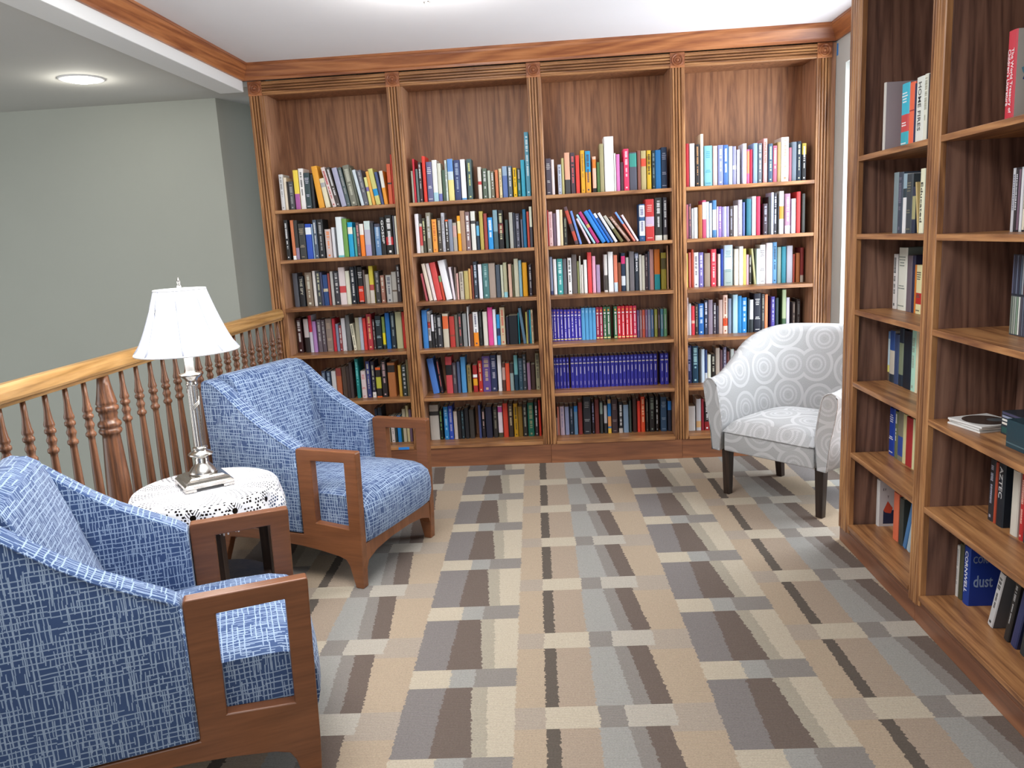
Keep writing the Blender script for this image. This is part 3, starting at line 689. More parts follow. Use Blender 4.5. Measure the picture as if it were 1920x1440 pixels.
# ---------------------------------------------------------------- books
import colorsys
BOOKS = '''00 781 254 222 0 35 d4d4d4||888||
00 1059 177 201 0 35 e0d2bc||||
00 1247 80 176 0 35 332e2c||||
00 1347 309 175 0 35 48484c||999||
00 1719 312 243 0 35 ecd04c|0-.4:a85c9c|||
00 2073 302 251 0 35 e8e4e0||333||
00 2402 353 223 0 35 34464a||ccd||
00 2804 163 211 0 35 26282a||||
00 3207 359 260 -63 35 e4a030||||
00 3646 297 183 -86 35 ddd6b8|.7-.85:aaa|||
00 4089 246 253 -127 35 d8c8c4||b02c34||
00 4354 233 250 -116 35 4c4440||ddd||
00 4668 322 244 -106 35 a8a8c0||||
00 5019 224 245 -99 35 505e5e||999||
00 5294 397 254 -87 35 78786a||bba||
00 5707 123 237 -84 35 5a5e50||||
00 5929 199 225 -107 35 c8d4dc||||
00 6146 271 220 -93 35 62626c||aaa||
00 6448 185 174 -75 35 d4d488|.5-.65:7868a0|||
00 6671 177 209 -85 35 e4a84c||||
00 6897 294 225 -96 35 ccc878|.25-.44:1b93cc|||
00 7222 173 203 -85 35 465684||||
00 7420 225 207 -56 35 ec9c30|.5-1:e4e4dc|||
00 7718 249 246 0 35 cc5c38|.5-.54:333|||
00 7994 123 303 0 35 b8382a||||
01 795 232 253 0 35 222222||dddddd||
01 1206 204 250 0 35 c8744c|0-.1:eee|||
01 1424 218 248 0 35 34302e|0-.3:8c7c94|||
01 1691 410 225 0 35 3a3a38||b0a088||
01 2150 385 221 0 35 2b4fb0|.7-.9:dde4ec|||
01 2560 81 218 0 35 88a4c0||||
01 2662 231 244 0 35 4c5868||ddd||
01 2942 360 245 0 35 1f2022||a0a0a0||
01 3403 381 181 0 35 c4b4b0||e0803c||
01 3836 178 191 0 35 d0d0d4||||
01 4164 383 254 0 35 dce4e6|0-.05:70c4c8|||
01 4572 279 241 0 35 6a9848||||
01 4903 303 217 0 35 169ac8|.66-.86:e4e0cc|||
01 5258 153 184 0 35 4a9a90||||
01 5435 202 212 0 35 5a4848||d89090||
01 5664 254 203 0 35 ec7c20|.66-1:e4e0d8|||
01 5966 382 219 0 35 b4b0c0|0-.32:a49cc0;.75-1:c4d4d0|||
01 6372 201 207 0 35 30343c||||
01 6625 353 198 0 35 5c80a8|.9-1:445|bcd||
01 7003 305 237 0 35 1c1c1c|||e8e8e8:GOSSIP|
01 7332 453 248 0 35 1c1a18|.25-.45:b82c30|e8e8e8||
01 7837 100 242 0 35 5a5c68||||
01 7961 128 240 0 35 d8d4c0||||
02 605 316 222 0 150 565860||||
02 975 345 200 0 150 2a2c30|||ccccbb:THE_SPY|
02 1425 449 223 0 150 8a7a68||ddc||
02 1954 185 231 0 150 e4e0dc||||
02 2190 264 224 0 150 44484c||cca||
02 2465 123 220 0 150 4a5070||||
02 2613 318 202 0 150 2a4a80|.45-.55:c0b8a0|||
02 2956 130 210 0 150 a04840||||
02 3140 184 222 0 150 b8b8b4||||
02 3379 314 219 0 150 3a3a40||ccc||
02 3718 422 245 0 150 e4d8d8|.32-.5:cc484a|||
02 4165 263 220 0 150 dfe0cc||||
02 4482 313 244 0 150 1e2530||d8d8d8||
02 4823 129 249 0 150 161a20||||
02 4978 341 241 0 150 242222|.05-.48:d83a20|eee||
02 5345 119 221 0 150 6a5c58||||
02 5477 237 190 0 150 b8b0a0||||
02 5740 287 244 0 150 d8c844|0-.35:d4ccc0;.35-.5:b45048|||
02 6105 312 209 0 150 3c3c3c||999||
02 6471 261 179 0 150 a07060||ddc||
02 6836 365 178 0 150 b4b4b0||556||
02 7226 315 198 0 150 a8a49c|.35-.4:654|||
02 7566 236 242 0 150 3a3030||ccc||
03 536 319 234 0 150 3a1818||dddddd||
03 1016 323 227 0 150 322c2c|.45-1:c8c0c0|||
03 1365 213 249 0 150 ccccd8|.55-1:cc3048|||
03 1603 242 208 0 150 b488c4||||
03 1925 267 218 0 150 6a6068||bbb||
03 2218 241 216 0 150 5c5058||aaa||
03 2510 416 222 0 150 8a7a70||c0a890||
03 2963 186 220 0 150 c02838||||
03 3179 186 183 0 150 8088a0||||
03 3390 175 172 0 150 8c3c40||ddd||
03 3576 266 220 0 150 ccccd0||||
03 3897 257 238 0 150 6a6a6a||||
03 4318 209 179 -51 150 e4e0c8||776||
03 4534 255 219 0 150 a8a48c||||
03 4796 214 220 0 150 b4bccc||||
03 5036 211 213 0 150 d83a38||||
03 5301 345 239 0 150 b43a44||e8c080||
03 5696 134 202 0 150 4c3c3c||ccc||
03 5881 399 225 0 150 1c2a30||b0ccd4||
03 6330 185 217 0 150 7a9048|0-.12:333;.15-.5:e4d420|||
03 6569 289 240 0 150 1a6ab8||||
03 6913 289 240 0 150 22303a||9aaaaa||
03 7257 419 244 0 150 b4b48c||||
03 7704 209 242 0 150 c02820||||
04 2027 268 194 0 112 3c4860||89a||
04 2350 294 192 0 112 304058||9ab||
04 2698 293 191 0 112 c8c8c8||||
04 3017 348 210 0 112 a85c38|.75-1:8c3c38|||
04 3417 296 219 0 112 4a3a30||||
04 3724 201 220 0 112 3a2c28||||
04 3936 201 246 0 112 443838||||
04 4353 223 268 0 112 0f7a78||7cc||
04 4696 321 184 0 112 d4c4c4||c03c40||
04 5079 255 248 0 112 3a3f78||c8c4b0||
04 5414 240 246 0 112 2a2838|0-.15:e4e0dc|b8b49c||
04 5709 342 203 0 112 2a2420|.92-1:e06020;0-.04:e06020;.3-.68:b4b43c|||
04 6106 345 249 0 112 2a2424||c0a0a0||
04 6532 501 231 0 112 a8683a|.72-.93:2c2622|||
04 7243 189 212 0 112 bc9438||||
04 7483 290 211 0 112 2c3430||b8b8b8||
04 7801 174 249 0 112 6a6040||||
05 5374 207 238 0 127 242c40||||
05 5603 258 247 0 127 28303c||||
05 6193 129 175 0 127 c4bca4||||
05 6425 228 182 0 127 d4ccc8||666||
05 6680 140 181 0 127 2a3a3c||||
05 6860 243 183 0 127 1580c8||||
05 7129 85 179 0 127 2a4a30||||
05 7243 228 229 0 127 b4ac94||||
05 7511 176 251 0 127 c0b488||||
05 7702 165 224 0 127 6a5468||||
10 9232 126 195 0 35 a8a898||||
10 9368 119 267 0 35 cc3040||||
10 9532 146 205 0 35 667674||||
10 9715 187 246 0 35 443838||ddd||
10 9977 197 280 0 35 dc3a2c||||
10 10225 346 244 0 35 64648a||eeeeee||
10 10595 298 253 0 35 e8e8e4|0-.22:a8d0dc|||
10 10917 224 232 0 35 d4d4c4|0-.2:6a70b0|||
10 11188 190 190 0 35 4a6050||||
10 11388 122 248 0 35 ccd8d0||555||
10 11560 345 254 0 35 e4d88c|.5-.7:c4d4dc;.7-1:5f90d0|||
10 11953 372 245 0 35 33406f||98a8c0||
10 12372 297 247 0 35 f0f0f4|0-.05:60a8e0|||
10 12767 293 247 0 35 4a6060||d8d888||
10 13431 219 195 0 35 d8d0c4|.45-.55:c04040|||
10 13723 269 185 0 35 5a6858||ccc||
10 14043 171 170 0 35 b4bcac||||
10 14238 198 164 0 35 74705c||ddd||
10 14510 181 171 0 35 cc7850||||
10 14752 174 177 0 35 d8c89c||a86||
10 14973 295 190 0 35 5870a8|.7-1:90a8c0|||
10 15315 245 190 0 35 5a6870||ddd||
10 15634 221 177 0 35 ecbc10||332||
10 15901 197 173 0 35 3a6a60|.6-1:3a4038|aaa||
10 16145 244 222 0 35 38a8c4||||
10 16440 267 386 0 35 5496ac||d8e8ec||
11 9264 227 245 0 35 e8e4e8||||
11 9516 175 184 0 35 bcb8ac|.25-.9:c44a48|||
11 9719 175 216 0 35 4a4838||cc9||
11 9970 275 249 0 35 8a8474||ccc||
11 10320 299 206 0 35 ec9c40||c06030||
11 10670 250 211 0 35 443c34||b8b0a0||
11 10944 185 243 0 35 b4b4bc||888||
11 11170 199 199 0 35 3a3430|.95-1:e06030|ddd||
11 11379 240 200 0 35 80889a||||
11 11643 236 177 0 35 aca498|.5-.9:c8a098|||
11 11944 198 219 0 35 ec9c10|.5-.85:e4d49c|||
11 12152 287 249 0 35 a88468||||
11 12467 273 240 0 35 846c6c||eee||
11 12815 273 242 0 35 d8d8d0|.68-.76:444|||
11 13139 174 178 0 35 2a3a48|.5-.85:60a8cc|||
11 13360 225 239 0 35 b4a050||||
11 13633 201 224 0 35 984038||||
11 13881 299 198 0 35 2890d4||dde8f0||
11 14228 275 242 0 35 405860|.45-1:7898a4|||
11 14551 299 240 0 35 1c1818|.4-.65:6c2c28|c8c8a0||
11 14972 183 178 0 35 344440||||
11 15243 224 222 0 35 a4a49c||||
11 15491 125 218 0 35 303440||||
11 15640 247 213 0 35 444450||9999a8||
11 15961 122 175 0 35 606474||||
11 16110 196 236 0 35 1a6a94||||
11 16357 145 221 0 35 bc4838||||
11 16530 162 251 0 35 44444c|.5-1:d4d8c4|||
12 9499 136 180 -80 99 b05860||||
12 9731 226 243 -90 99 e4d8c8||||
12 10013 201 244 -90 99 e8dcdc||||
12 10241 358 247 -84 99 d44a48||||
12 10628 153 159 -79 99 c44830|.75-1:7a9a70|||
12 10856 405 258 -95 99 f0f0f4||||
12 11319 150 212 -57 99 e8dce4||||
12 11480 84 209 0 99 8a7870||||
12 11585 116 169 0 99 dcaca4||||
12 11778 256 178 0 99 bcb4a4||655||
12 12083 283 181 0 99 bcac6c||||
12 12390 143 195 0 99 d4a464||||
12 12569 119 216 0 99 7a3c30||||
12 12722 227 238 0 99 3c4450||bcccdc||
12 13026 230 219 0 99 ececf4||||
12 13305 384 222 0 99 4a7878||a4c8c8||
12 13713 408 222 0 99 a49488||||
12 14170 254 210 0 99 4a5460||||
12 14476 153 208 0 99 c4c8b4||||
12 14653 229 222 0 99 b0b090|0-.15:90ccd8|||
12 14983 201 211 0 99 d8b4a0||||
12 15209 139 207 0 99 5a5a40||||
12 15362 278 243 0 99 c8c8b0||||
12 15667 177 232 0 99 88b4c4||||
12 15892 295 216 0 99 dc9c10||||
12 16298 177 201 0 99 3a3640||bbb||
13 9133 338 252 0 97 3a80c8||||
13 9500 164 242 0 97 c4c4c8|.55-.72:b83a30;0-.2:333|333||
13 9731 156 220 0 97 28282c|.5-1:e8e8f0|||
13 9912 156 220 0 97 2c2c30||999||
13 10094 313 214 0 97 333338||bbb||
13 10484 362 222 0 97 c8c0ac|.55-.93:dc6838|||
13 10924 333 202 0 97 b43830|.35-.4:843|||
13 11286 191 211 0 97 6a6458||||
13 11516 209 217 0 97 444040||c86868||
13 11799 258 216 0 97 8a8c8c||||
13 12135 85 260 0 97 d8d8d8||||
13 12238 233 211 0 97 5c3a30||||
13 12496 321 223 0 97 e4e4e4|0-.4:ec8c20|446||
13 12884 180 226 0 97 242424||555||
13 13142 282 222 0 97 d8d4c8||||
13 13473 310 249 0 97 dc4a94||||
13 13808 190 235 0 97 e8e8f0||||
13 14040 204 200 0 97 2a3458|.55-1:2a90d0;0-.3:2888c8|||
13 14269 309 245 0 97 c4b494||c05040||
13 14655 155 182 0 97 2c2838||||
13 14834 600 189 0 97 12161e||||
13 15449 66 203 0 97 1a8a98||||
13 15747 191 236 -64 97 587890||||
13 15945 111 207 0 97 b4ac5c||||
13 16062 102 219 0 97 333a50||||
13 16188 88 219 0 97 1a94ac||||
13 16293 136 220 0 97 bcb090||803030||
14 9464 417 241 -77 150 4a7ccc||||
14 9990 159 232 -57 150 2a2830||c06868||
14 10389 424 248 0 150 c44a50|.5-.78:1c1c20|||
14 10839 264 206 0 150 4a404a||888||
14 11154 195 212 0 150 4a5a7a||||
14 11418 318 243 0 150 4a90c8||||
14 11815 264 185 0 150 8a7848||443||
14 12209 289 183 0 150 a02828|.25-.5:dc9c20;.55-.66:eee|||
14 12577 263 213 0 150 b42c24||dc9||
14 12865 526 241 0 150 5c4488||c0a888||
14 13416 396 246 0 150 2a3458||a8a8b8||
14 13891 244 244 0 150 e8e8e8||||
14 14179 208 188 0 150 5a3830|.4-.85:c4a49c|||
14 14412 262 187 0 150 dc5030||||
14 14703 233 183 0 150 8aa0a0|.65-1:3a3030|||
14 14990 244 239 0 150 10384c|.45-1:6aa8ac|||
14 15277 276 217 0 150 2a4858||678||
14 15563 236 242 0 150 333c44||9999a0||
14 15853 207 183 0 150 8a6884||||
14 16111 261 171 0 150 3a2620||||
14 16425 261 246 0 150 848064||443c34||
15 9070 617 243 0 150 b8b4ac|.7-.82:333|||
15 9739 187 208 0 150 1c2420||84b464||
15 10032 297 228 0 150 2a80c0||9cccec||
15 10355 293 232 0 150 2c4cb0||a8a8cc||
15 10703 238 193 0 150 c0b4ac||||
15 10970 212 195 0 150 221e20||||
15 11208 197 199 0 150 1e2a30||507884||
15 11450 267 214 0 150 1c1c20||||
15 11767 321 200 0 150 383430||||
15 12406 160 230 0 150 3a4470||||
15 12621 211 199 0 150 241c20||c8a8a0||
15 12887 422 214 0 150 22243a||||
15 13390 291 212 0 150 2a2624||777464||
15 13735 291 219 0 150 d4c8d0|.8-.97:b84890;0-.15:443|||
15 14081 316 234 0 150 c43c28||||
15 14426 316 229 0 150 332824||b8a888||
15 14796 265 230 0 150 b48814||332||
15 15086 290 208 0 150 7a5c1c||||
15 15401 293 220 0 150 26221f||999888||
15 15745 398 232 0 150 0e5a48||886||
15 16219 195 235 0 150 302c30||ccc||
15 16482 134 247 0 150 b42818||||
20 17674 343 221 0 35 4c4450||ccc||
20 18040 170 213 0 35 dcd0d0||||
20 18426 219 180 0 35 b4bccc||667||
20 18669 146 218 0 35 b4ac74||||
20 18865 315 249 0 35 dca488|0-.35:444|||
20 19226 265 247 0 35 483840||d86464||
20 19541 225 229 0 35 d83c34||||
20 19856 242 257 0 35 dca428||987040||
20 20144 314 251 0 35 e49c30|.5-1:2a90c0|445||
20 20578 218 216 0 35 e4b49c|.68-.92:dc7828;0-.12:222|||
20 20845 168 181 0 35 4c6c38||||
20 21037 241 289 0 35 a09870||||
20 21324 577 329 0 35 ececec||||
20 21917 96 228 0 35 e4e4dc||||
20 22046 207 221 0 35 d474b0||||
20 22286 184 173 0 35 4a3038||||
20 22503 312 250 0 35 e43860||f4c8d0||
20 22839 453 227 0 35 50505c|.62-.97:3a8c80|||
20 23341 190 236 0 35 7c4c40||||
20 23558 308 233 0 35 b0a070|.6-.8:d44c34|||
20 23915 262 233 0 35 cca428|.55-.85:b49020|332c20||
20 24226 200 231 0 35 1c2c30||708488||
20 24439 337 232 0 35 1a68a0||||
20 24799 356 246 0 35 1a2c44||9999a8||
21 17660 60 223 0 35 c43c3c||||
21 17724 246 212 0 35 d4b4b4||b08080||
21 17994 182 201 0 35 665060||||
21 18216 205 222 0 35 e8dce0||||
21 18434 171 221 0 35 d4c49c||||
21 18656 202 174 0 35 2a2a28||888870||
21 19356 213 243 -158 35 5a4448|.55-.9:b44838;.1-.35:b44838|||
21 19633 143 215 -149 35 6a88c8||||
21 20219 129 176 -260 35 dcc4cc||||
21 20514 127 210 -301 35 a4d0e4||||
21 20708 192 224 -294 35 b03470|.5-.6:c0a060|||
21 21049 256 227 -295 35 3080cc||||
21 21389 147 238 -300 35 1a70d4||||
21 21610 146 212 -305 35 3a64a4|.85-1:e0e4ec|||
21 21853 167 212 -300 35 dcdce4||||
21 22216 184 195 -332 35 6a6440|.5-1:b0aca0|||
21 22656 173 192 -366 35 9c7868||d8c8c4||
21 23018 124 217 -323 35 d47868|.6-1:6a98dc|||
21 23211 126 190 -301 35 e8d4dc||||
21 23380 339 227 0 35 24507c|.15-.55:d8dcdc;.66-.97:d4d8dc|668||
21 23768 530 255 0 35 b43030|.35-.58:b8a0b8|dcb8b0||
21 24348 434 261 0 35 2a2a28|0-.12:c8c8bc|c8c8c8||
21 24855 265 261 0 35 2c2830|0-.12:b8b4a8|b8b8b8||
22 17660 172 242 0 114 48507c|.1-1:8c98b4|||
22 17880 204 227 0 114 ececf0||||
22 18133 352 227 0 114 409c9c||c8e8e8||
22 18509 228 225 0 114 606068||||
22 18813 238 230 0 114 e8e8e8||444||
22 19089 303 249 0 114 625a58||||
22 19416 124 206 0 114 7c8050||||
22 19568 76 239 0 114 dcdcd0||||
22 19668 124 182 0 114 d4d0c8||||
22 19844 200 213 0 114 e4e4e0||||
22 20095 251 259 0 114 d84444||||
22 20394 203 233 0 114 e4a4bc||||
22 20645 227 177 0 114 a48cac||||
22 21146 209 239 0 114 d0ccc8|.05-.45:4a4440|||
22 21420 302 255 0 114 ececec||||
22 21770 226 233 0 114 d87c60|0-.25:c4d8e8|||
22 22020 202 183 0 114 7a4020||||
22 22246 250 243 0 114 1e3048|.72-.92:cc3070;.15-.4:ccd4dc|||
22 22543 174 214 0 114 acaca4||||
22 22769 301 250 0 114 6c686c||||
22 23117 225 241 0 114 28303c|.85-.97:8088a0||ffffff:THE_SHACK|
22 23390 150 227 0 114 c4c0b8||||
22 23564 174 221 0 114 c0bcac||||
22 23765 174 230 0 114 382830||998888||
22 23963 85 244 0 114 444858||||
22 24062 249 257 0 114 b08480||||
22 24361 347 256 0 114 c46c20|0-.38:1a8c94|||
22 24783 323 232 0 114 8c8028|.55-.85:4c4420|||
22 25153 98 276 0 114 b08868||||
23 17660 60 211 0 150 4038b0||||1
23 17742 197 211 0 150 4038b0||||1
23 17956 208 210 0 150 4038b0||||1
23 18185 197 208 0 150 4038b0||||1
23 18424 204 206 0 150 4038b0||||1
23 18649 218 206 0 150 4038b0||||1
23 18885 218 207 0 150 4038b0||||1
23 19120 207 206 0 150 4038b0||||1
23 19348 214 204 0 150 4038b0||||1
23 19587 221 211 0 150 58a4d8||||2
23 19828 217 210 0 150 58a4d8||||2
23 20067 210 210 0 150 58a4d8||||2
23 20298 224 209 0 150 58a4d8||||2
23 20543 203 211 0 150 a02848||||3
23 20766 210 210 0 150 a02848||||3
23 21008 217 212 0 150 3c6c4c||||3
23 21245 230 211 0 150 3c6c4c||||3
23 21702 216 211 0 150 3c6c4c||||3
23 21936 227 211 0 150 d42c3c||||3
23 22190 226 211 0 150 d42c3c||||3
23 22466 212 211 0 150 d42c3c||||3
23 22699 223 210 0 150 d42c3c||||3
23 22949 226 210 0 150 c83458||||3
23 23217 136 178 0 150 5c4c74||||4
23 23380 149 178 0 150 8a6468||||4
23 23550 174 179 0 150 b8503c||||4
23 23745 149 179 0 150 7c5c80||||4
23 23915 173 179 0 150 7c84a0||||4
23 24109 180 179 0 150 4c6c94||||4
23 24341 191 179 0 150 8c9040||||4
23 24563 142 179 0 150 3c2830||||4
23 24733 183 180 0 150 4c7c8c||||4
23 24947 201 180 0 150 5c8c64||||4
24 17660 107 208 0 150 2c2c90||||5
24 17781 207 208 0 150 2c2c90||||5
24 18005 206 208 0 150 2c2c90||||5
24 18233 206 208 0 150 2c2c90||||5
24 18482 156 208 0 150 2c2c90||||5
24 18752 249 209 0 150 2c2c90||||5
24 19015 256 209 0 150 2c2c90||||5
24 19285 248 209 0 150 2c2c90||||5
24 19554 248 208 0 150 2c2c90||||5
24 19824 220 208 0 150 2c2c90||||5
24 20064 237 208 0 150 2c2c90||||5
24 20330 237 208 0 150 2c2c90||||5
24 20613 226 209 0 150 2c2c90||||5
24 20875 233 208 0 150 2c2c90||||5
24 21129 219 208 0 150 2c2c90||||5
24 21387 258 209 0 150 2c2c90||||5
24 21662 236 208 0 150 2c2c90||||5
24 21930 226 208 0 150 2c2c90||||5
24 22184 229 208 0 150 2c2c90||||5
24 22441 229 208 0 150 2c2c90||||5
24 22695 222 208 0 150 2c2c90||||5
24 22941 222 208 0 150 2c2c90||||5
24 23187 232 208 0 150 2c2c90||||5
24 23443 232 208 0 150 2c2c90||||5
24 23700 218 208 0 150 2c2c90||||5
24 23942 246 208 0 150 2c2c90||||5
24 24223 231 207 0 150 2c2c90||||5
24 24657 245 207 0 150 2c2c90||||5
24 24937 255 207 0 150 2c2c90||||5
25 17660 60 119 0 150 c8b0a8||||
25 17724 128 197 0 150 c47c6c||||
25 17906 287 198 0 150 b4a4b4||88a||
25 18247 262 194 0 150 8088a8||||
25 18559 237 195 0 150 182838||888898||
25 18849 233 197 0 150 5a7c98|.8-1:2a70b0|||
25 19136 261 220 0 150 7a2824||||
25 19476 493 258 0 150 24242a||999999||
25 20048 157 219 0 150 221c24||8888a8||
25 20255 261 236 0 150 642824||||
25 20594 182 224 0 150 2c3030|.6-.95:7c8c84|||
25 20854 207 202 0 150 262628|.35-.95:a8a8ac|||
25 21115 217 233 0 150 2070b0|.88-1:b09468;0-.15:d4ac40;.2-.5:cc8c50|||
25 21375 388 231 0 150 38282c||887878||
25 21841 260 213 0 150 1c1c20|0-.15:b4aca4|ccc||
25 22154 334 191 0 150 7890a8||||
25 22541 138 219 0 150 3c4844||||
25 22775 259 236 0 150 3c201c||||
25 23084 191 214 0 150 d43828||||
25 23318 259 242 0 150 cc4824||e8b890||
25 23655 152 222 0 150 2c2420||777464||
25 23885 336 242 0 150 201c1c||788478||
25 24299 166 238 0 150 24201f||bbb||
25 24635 385 234 0 150 2c4660||89a||
25 25097 233 205 0 150 1c2030|.7-1:1f6ab0||dddde8:IDIOT|
30 26290 189 259 0 35 b02430||||
30 26518 309 258 0 35 d4d0cc||||
30 26873 260 251 0 35 2c2828||c09060||
30 27181 179 310 0 35 e4dcc8||||
30 27419 474 239 0 35 7cb8c8||3888a8||
30 27938 263 236 0 35 d4b4ac||||
30 28246 308 238 0 35 8890c0||dde||
30 28576 285 237 0 35 4870b8||e8e8e8||
30 28884 236 228 0 35 b4c4cc||||
30 29142 197 226 0 35 9090b8|.4-.5:eee|||
30 29378 187 205 0 35 c8c8d8||||
30 29756 210 239 0 35 ececf8||||
30 29991 155 203 0 35 e4608c|.3-.95:e88860|||
30 30156 164 202 0 35 b01838||||
30 30365 261 237 0 35 88a0cc||||
30 30671 222 235 0 35 687078||ddd||
30 30977 235 261 0 35 e4a0a0|||c06030:VINCE_FLYNN|
30 31283 257 229 0 35 405870||b4d4a4||
30 31562 234 216 0 35 c46078||ecc||
30 31819 202 235 0 35 a08858||||
30 32053 446 262 0 35 f0ece4||a88868||
30 32521 151 199 0 35 b06070||||
30 32685 282 231 0 35 687480||||
30 32989 256 233 0 35 182838||ccccaa||
30 33293 256 220 0 35 1c1c20|.7-1:a89838|e8e8e8||
31 26281 129 209 0 35 a85868||||
31 26433 145 213 0 35 604858||c86||
31 26601 132 184 0 35 b4b4b4||||
31 26769 204 188 0 35 ececf4||||
31 27035 224 203 0 35 9c6428||||
31 27272 227 229 0 35 bc4868|.5-.95:ece4e8|||
31 27512 168 219 0 35 c4d8dc||||
31 27706 151 210 0 35 b4bccc||||
31 27896 240 226 0 35 4878a8|.2-.75:d4d0c4|||
31 28158 89 187 0 35 e4c4dc||||
31 28254 193 186 0 35 9070b8||dcd||
31 28470 111 183 0 35 8880b8||||
31 28594 154 184 0 35 d4d4e4||||
31 28761 147 184 0 35 9088c0||||
31 28948 190 185 0 35 484040||9999a8||
31 29187 239 186 0 35 e4d8dc||||
31 29448 261 220 0 35 a49ca4||ddd||
31 29736 140 204 0 35 5868a0||||
31 29971 287 223 0 35 2c6c7c||||
31 30307 235 236 0 35 e4dce8||||
31 30591 215 234 0 35 d43050||||
31 30995 260 188 0 35 443840||9999a8||
31 31278 169 228 0 35 2a2a2c||||
31 31470 150 253 0 35 c4cce8||||
31 31635 175 249 0 35 383840||ccccdd||
31 31967 260 258 0 35 e4e8e8|.35-.65:dc8430|||
31 32321 308 241 0 35 a47c94|0-.2:e4e8ec|ecdcec||
31 32700 259 209 0 35 c4c4cc||||
31 33008 236 249 0 35 c43434||||
31 33338 188 236 0 35 40403c||||
32 26388 140 219 0 150 e4c45c||||
32 26586 140 223 0 150 c46864||||
32 26759 136 241 0 150 b4442c||||
32 26909 293 221 0 150 ececec||667||
32 27233 286 220 0 150 7870b0||ddddff||
32 27580 367 213 0 150 948474||||
32 28001 333 236 0 150 d44050||ecc||
32 28445 153 204 0 150 ccc8c0||||
32 28618 159 235 0 150 1c3c98||||
32 28818 552 257 0 150 bcd0e0|0-.4:a0b0ac|688||
32 29482 257 230 0 150 e8dcc8||||
32 29780 257 245 0 150 e8e8e4||||
32 30050 172 229 0 150 e4d46c||||
32 30233 149 191 0 150 d4a4b4||||
32 30405 152 186 0 150 3c3830||bba||
32 30741 129 228 -55 150 b4b484||||
32 30876 201 225 0 150 c4d4dc||||
32 31083 344 248 0 150 e4e4e0||556||
32 31477 404 258 0 150 d8d0d4||||
32 31894 255 260 0 150 6098c8||123450||
32 32186 232 228 0 150 889c94||||
32 32458 269 229 0 150 2a8498||||
32 32777 366 233 0 150 b4b4c0||||
32 33166 114 179 0 150 a84838||||
32 33364 241 185 0 150 b06c3c||||
32 33632 204 218 0 150 8c3838|0-.2:c0b8ac|||
33 26374 155 244 0 150 d4c4c4||a66||
33 26550 152 205 0 150 c4ccd4||||
33 26725 207 189 0 150 d43c48|.4-.5:e0b0a0|||
33 26953 200 201 0 150 3c2c28||999888||
33 27180 334 202 0 150 2464ac||c8d8e8||
33 27555 210 221 0 150 303850||ddddee||
33 27806 285 224 0 150 847888||||
33 28132 175 203 0 150 4c4450||ccc||
33 28331 134 182 0 150 2c2838||||
33 28482 233 221 0 150 b49c94||||
33 28756 284 250 0 150 e4c4b4|.2-.4:d44820|884422||
33 29082 209 226 0 150 7888a0||||
33 29380 311 249 0 150 a4c8d8||||
33 29705 239 240 0 150 1c80bc||||
33 29965 297 228 0 150 2484cc||c8dcf0||
33 30327 109 222 0 150 1c3038||||
33 30453 232 212 0 150 c8ccd0|0-.4:2c3438|||
33 30726 457 250 0 150 1c2030||ffffff||
33 31200 198 245 0 150 3c3c40||aaaa99||
33 31411 194 242 0 150 d48458||||
33 31819 231 225 0 150 5048a0||bbc||
33 32091 197 216 0 150 182c34||||
33 32513 258 266 0 150 406040|.3-1:a4b48c|||
33 32784 200 215 0 150 c8c4d8||||
33 33157 207 183 0 150 3c302c||998877||
33 33429 257 202 0 150 302420||777||
34 26387 314 251 0 150 2a3058||9999bb||
34 26743 390 247 0 150 1c4058||a8d8e0||
34 27174 132 227 0 150 303438||||
34 27328 212 223 0 150 c4d8e8||||
34 27554 163 217 0 150 2c4478|0-.3:c0c8d0|||
34 27731 215 185 0 150 d4d8c8||||
34 27985 240 187 0 150 24201c||bba||
34 28262 260 227 0 150 aca094||||
34 28544 160 213 0 150 5c4048||||
34 28745 211 230 0 150 605870||aab||
34 28973 187 200 0 150 5c2c28||||
34 29223 215 215 0 150 b4bcb8||||
34 29451 263 203 0 150 1c4880|.75-1:a898a0|||
34 29756 180 197 0 150 a02c38||||
34 29956 263 188 0 150 b45060||||
34 30257 214 210 0 150 24141c||aaa||
35 26323 548 167 0 134 c4c0bc||||
35 26938 312 215 0 134 b4b4b8|.1-.3:c8a070|||
35 27271 161 214 0 134 8c1c2c||||
35 27474 344 194 0 134 2c2224|0-.3:882024|ddd||
35 27885 203 184 0 134 3a2c2c||||
35 28140 203 199 0 134 54483c||||
40 16982 197 260 0 35 c8c4bc||||
40 18027 654 233 0 60 c44848|.52-1:3ab0c8;0-.25:38a8b8|eeeeee||
40 18722 436 227 0 60 e46848|.55-.57:933|||
40 19167 84 218 0 60 2c2c50||||
40 19273 624 234 0 60 d8dcd4|||505050:HOME_FIRES|
40 19921 271 235 0 60 d8d8c8||9a9a88||
40 20225 184 230 0 60 2c2a2c||||
41 17591 418 232 0 60 78888c||||
41 18024 412 230 0 60 3c4654||667||
41 18474 260 222 0 60 dcdcdc|.6-.75:2c3c44;.75-1:90a8b4|||
41 18758 502 218 0 60 3a4248||776||
41 19283 245 169 0 60 2c3448|.3-.8:a09c70|||
41 19803 82 186 -90 60 c4ac74||||
41 19892 338 229 0 60 dcdcc0|||383830:Educated|
42 15664 371 229 0 150 d0ccc8||555||
42 16141 775 257 0 150 d8d8cc||889088||
42 16961 471 227 0 150 6c6068||||
42 17457 233 228 0 150 2c2c48||||
42 17719 101 192 0 150 cc7828||||
42 17829 512 192 0 150 dcd4a4|.2-.43:b42c28|5c5850||
43 15505 140 216 0 146 b0c4cc|0-.18:5c4838;.18-.32:d4cc6c;.85-1:6888b0|||
43 15678 458 223 0 146 c0b8a8|.62-1:2c4c88;0-.16:26303c|||
43 16168 392 213 0 146 38486c||||
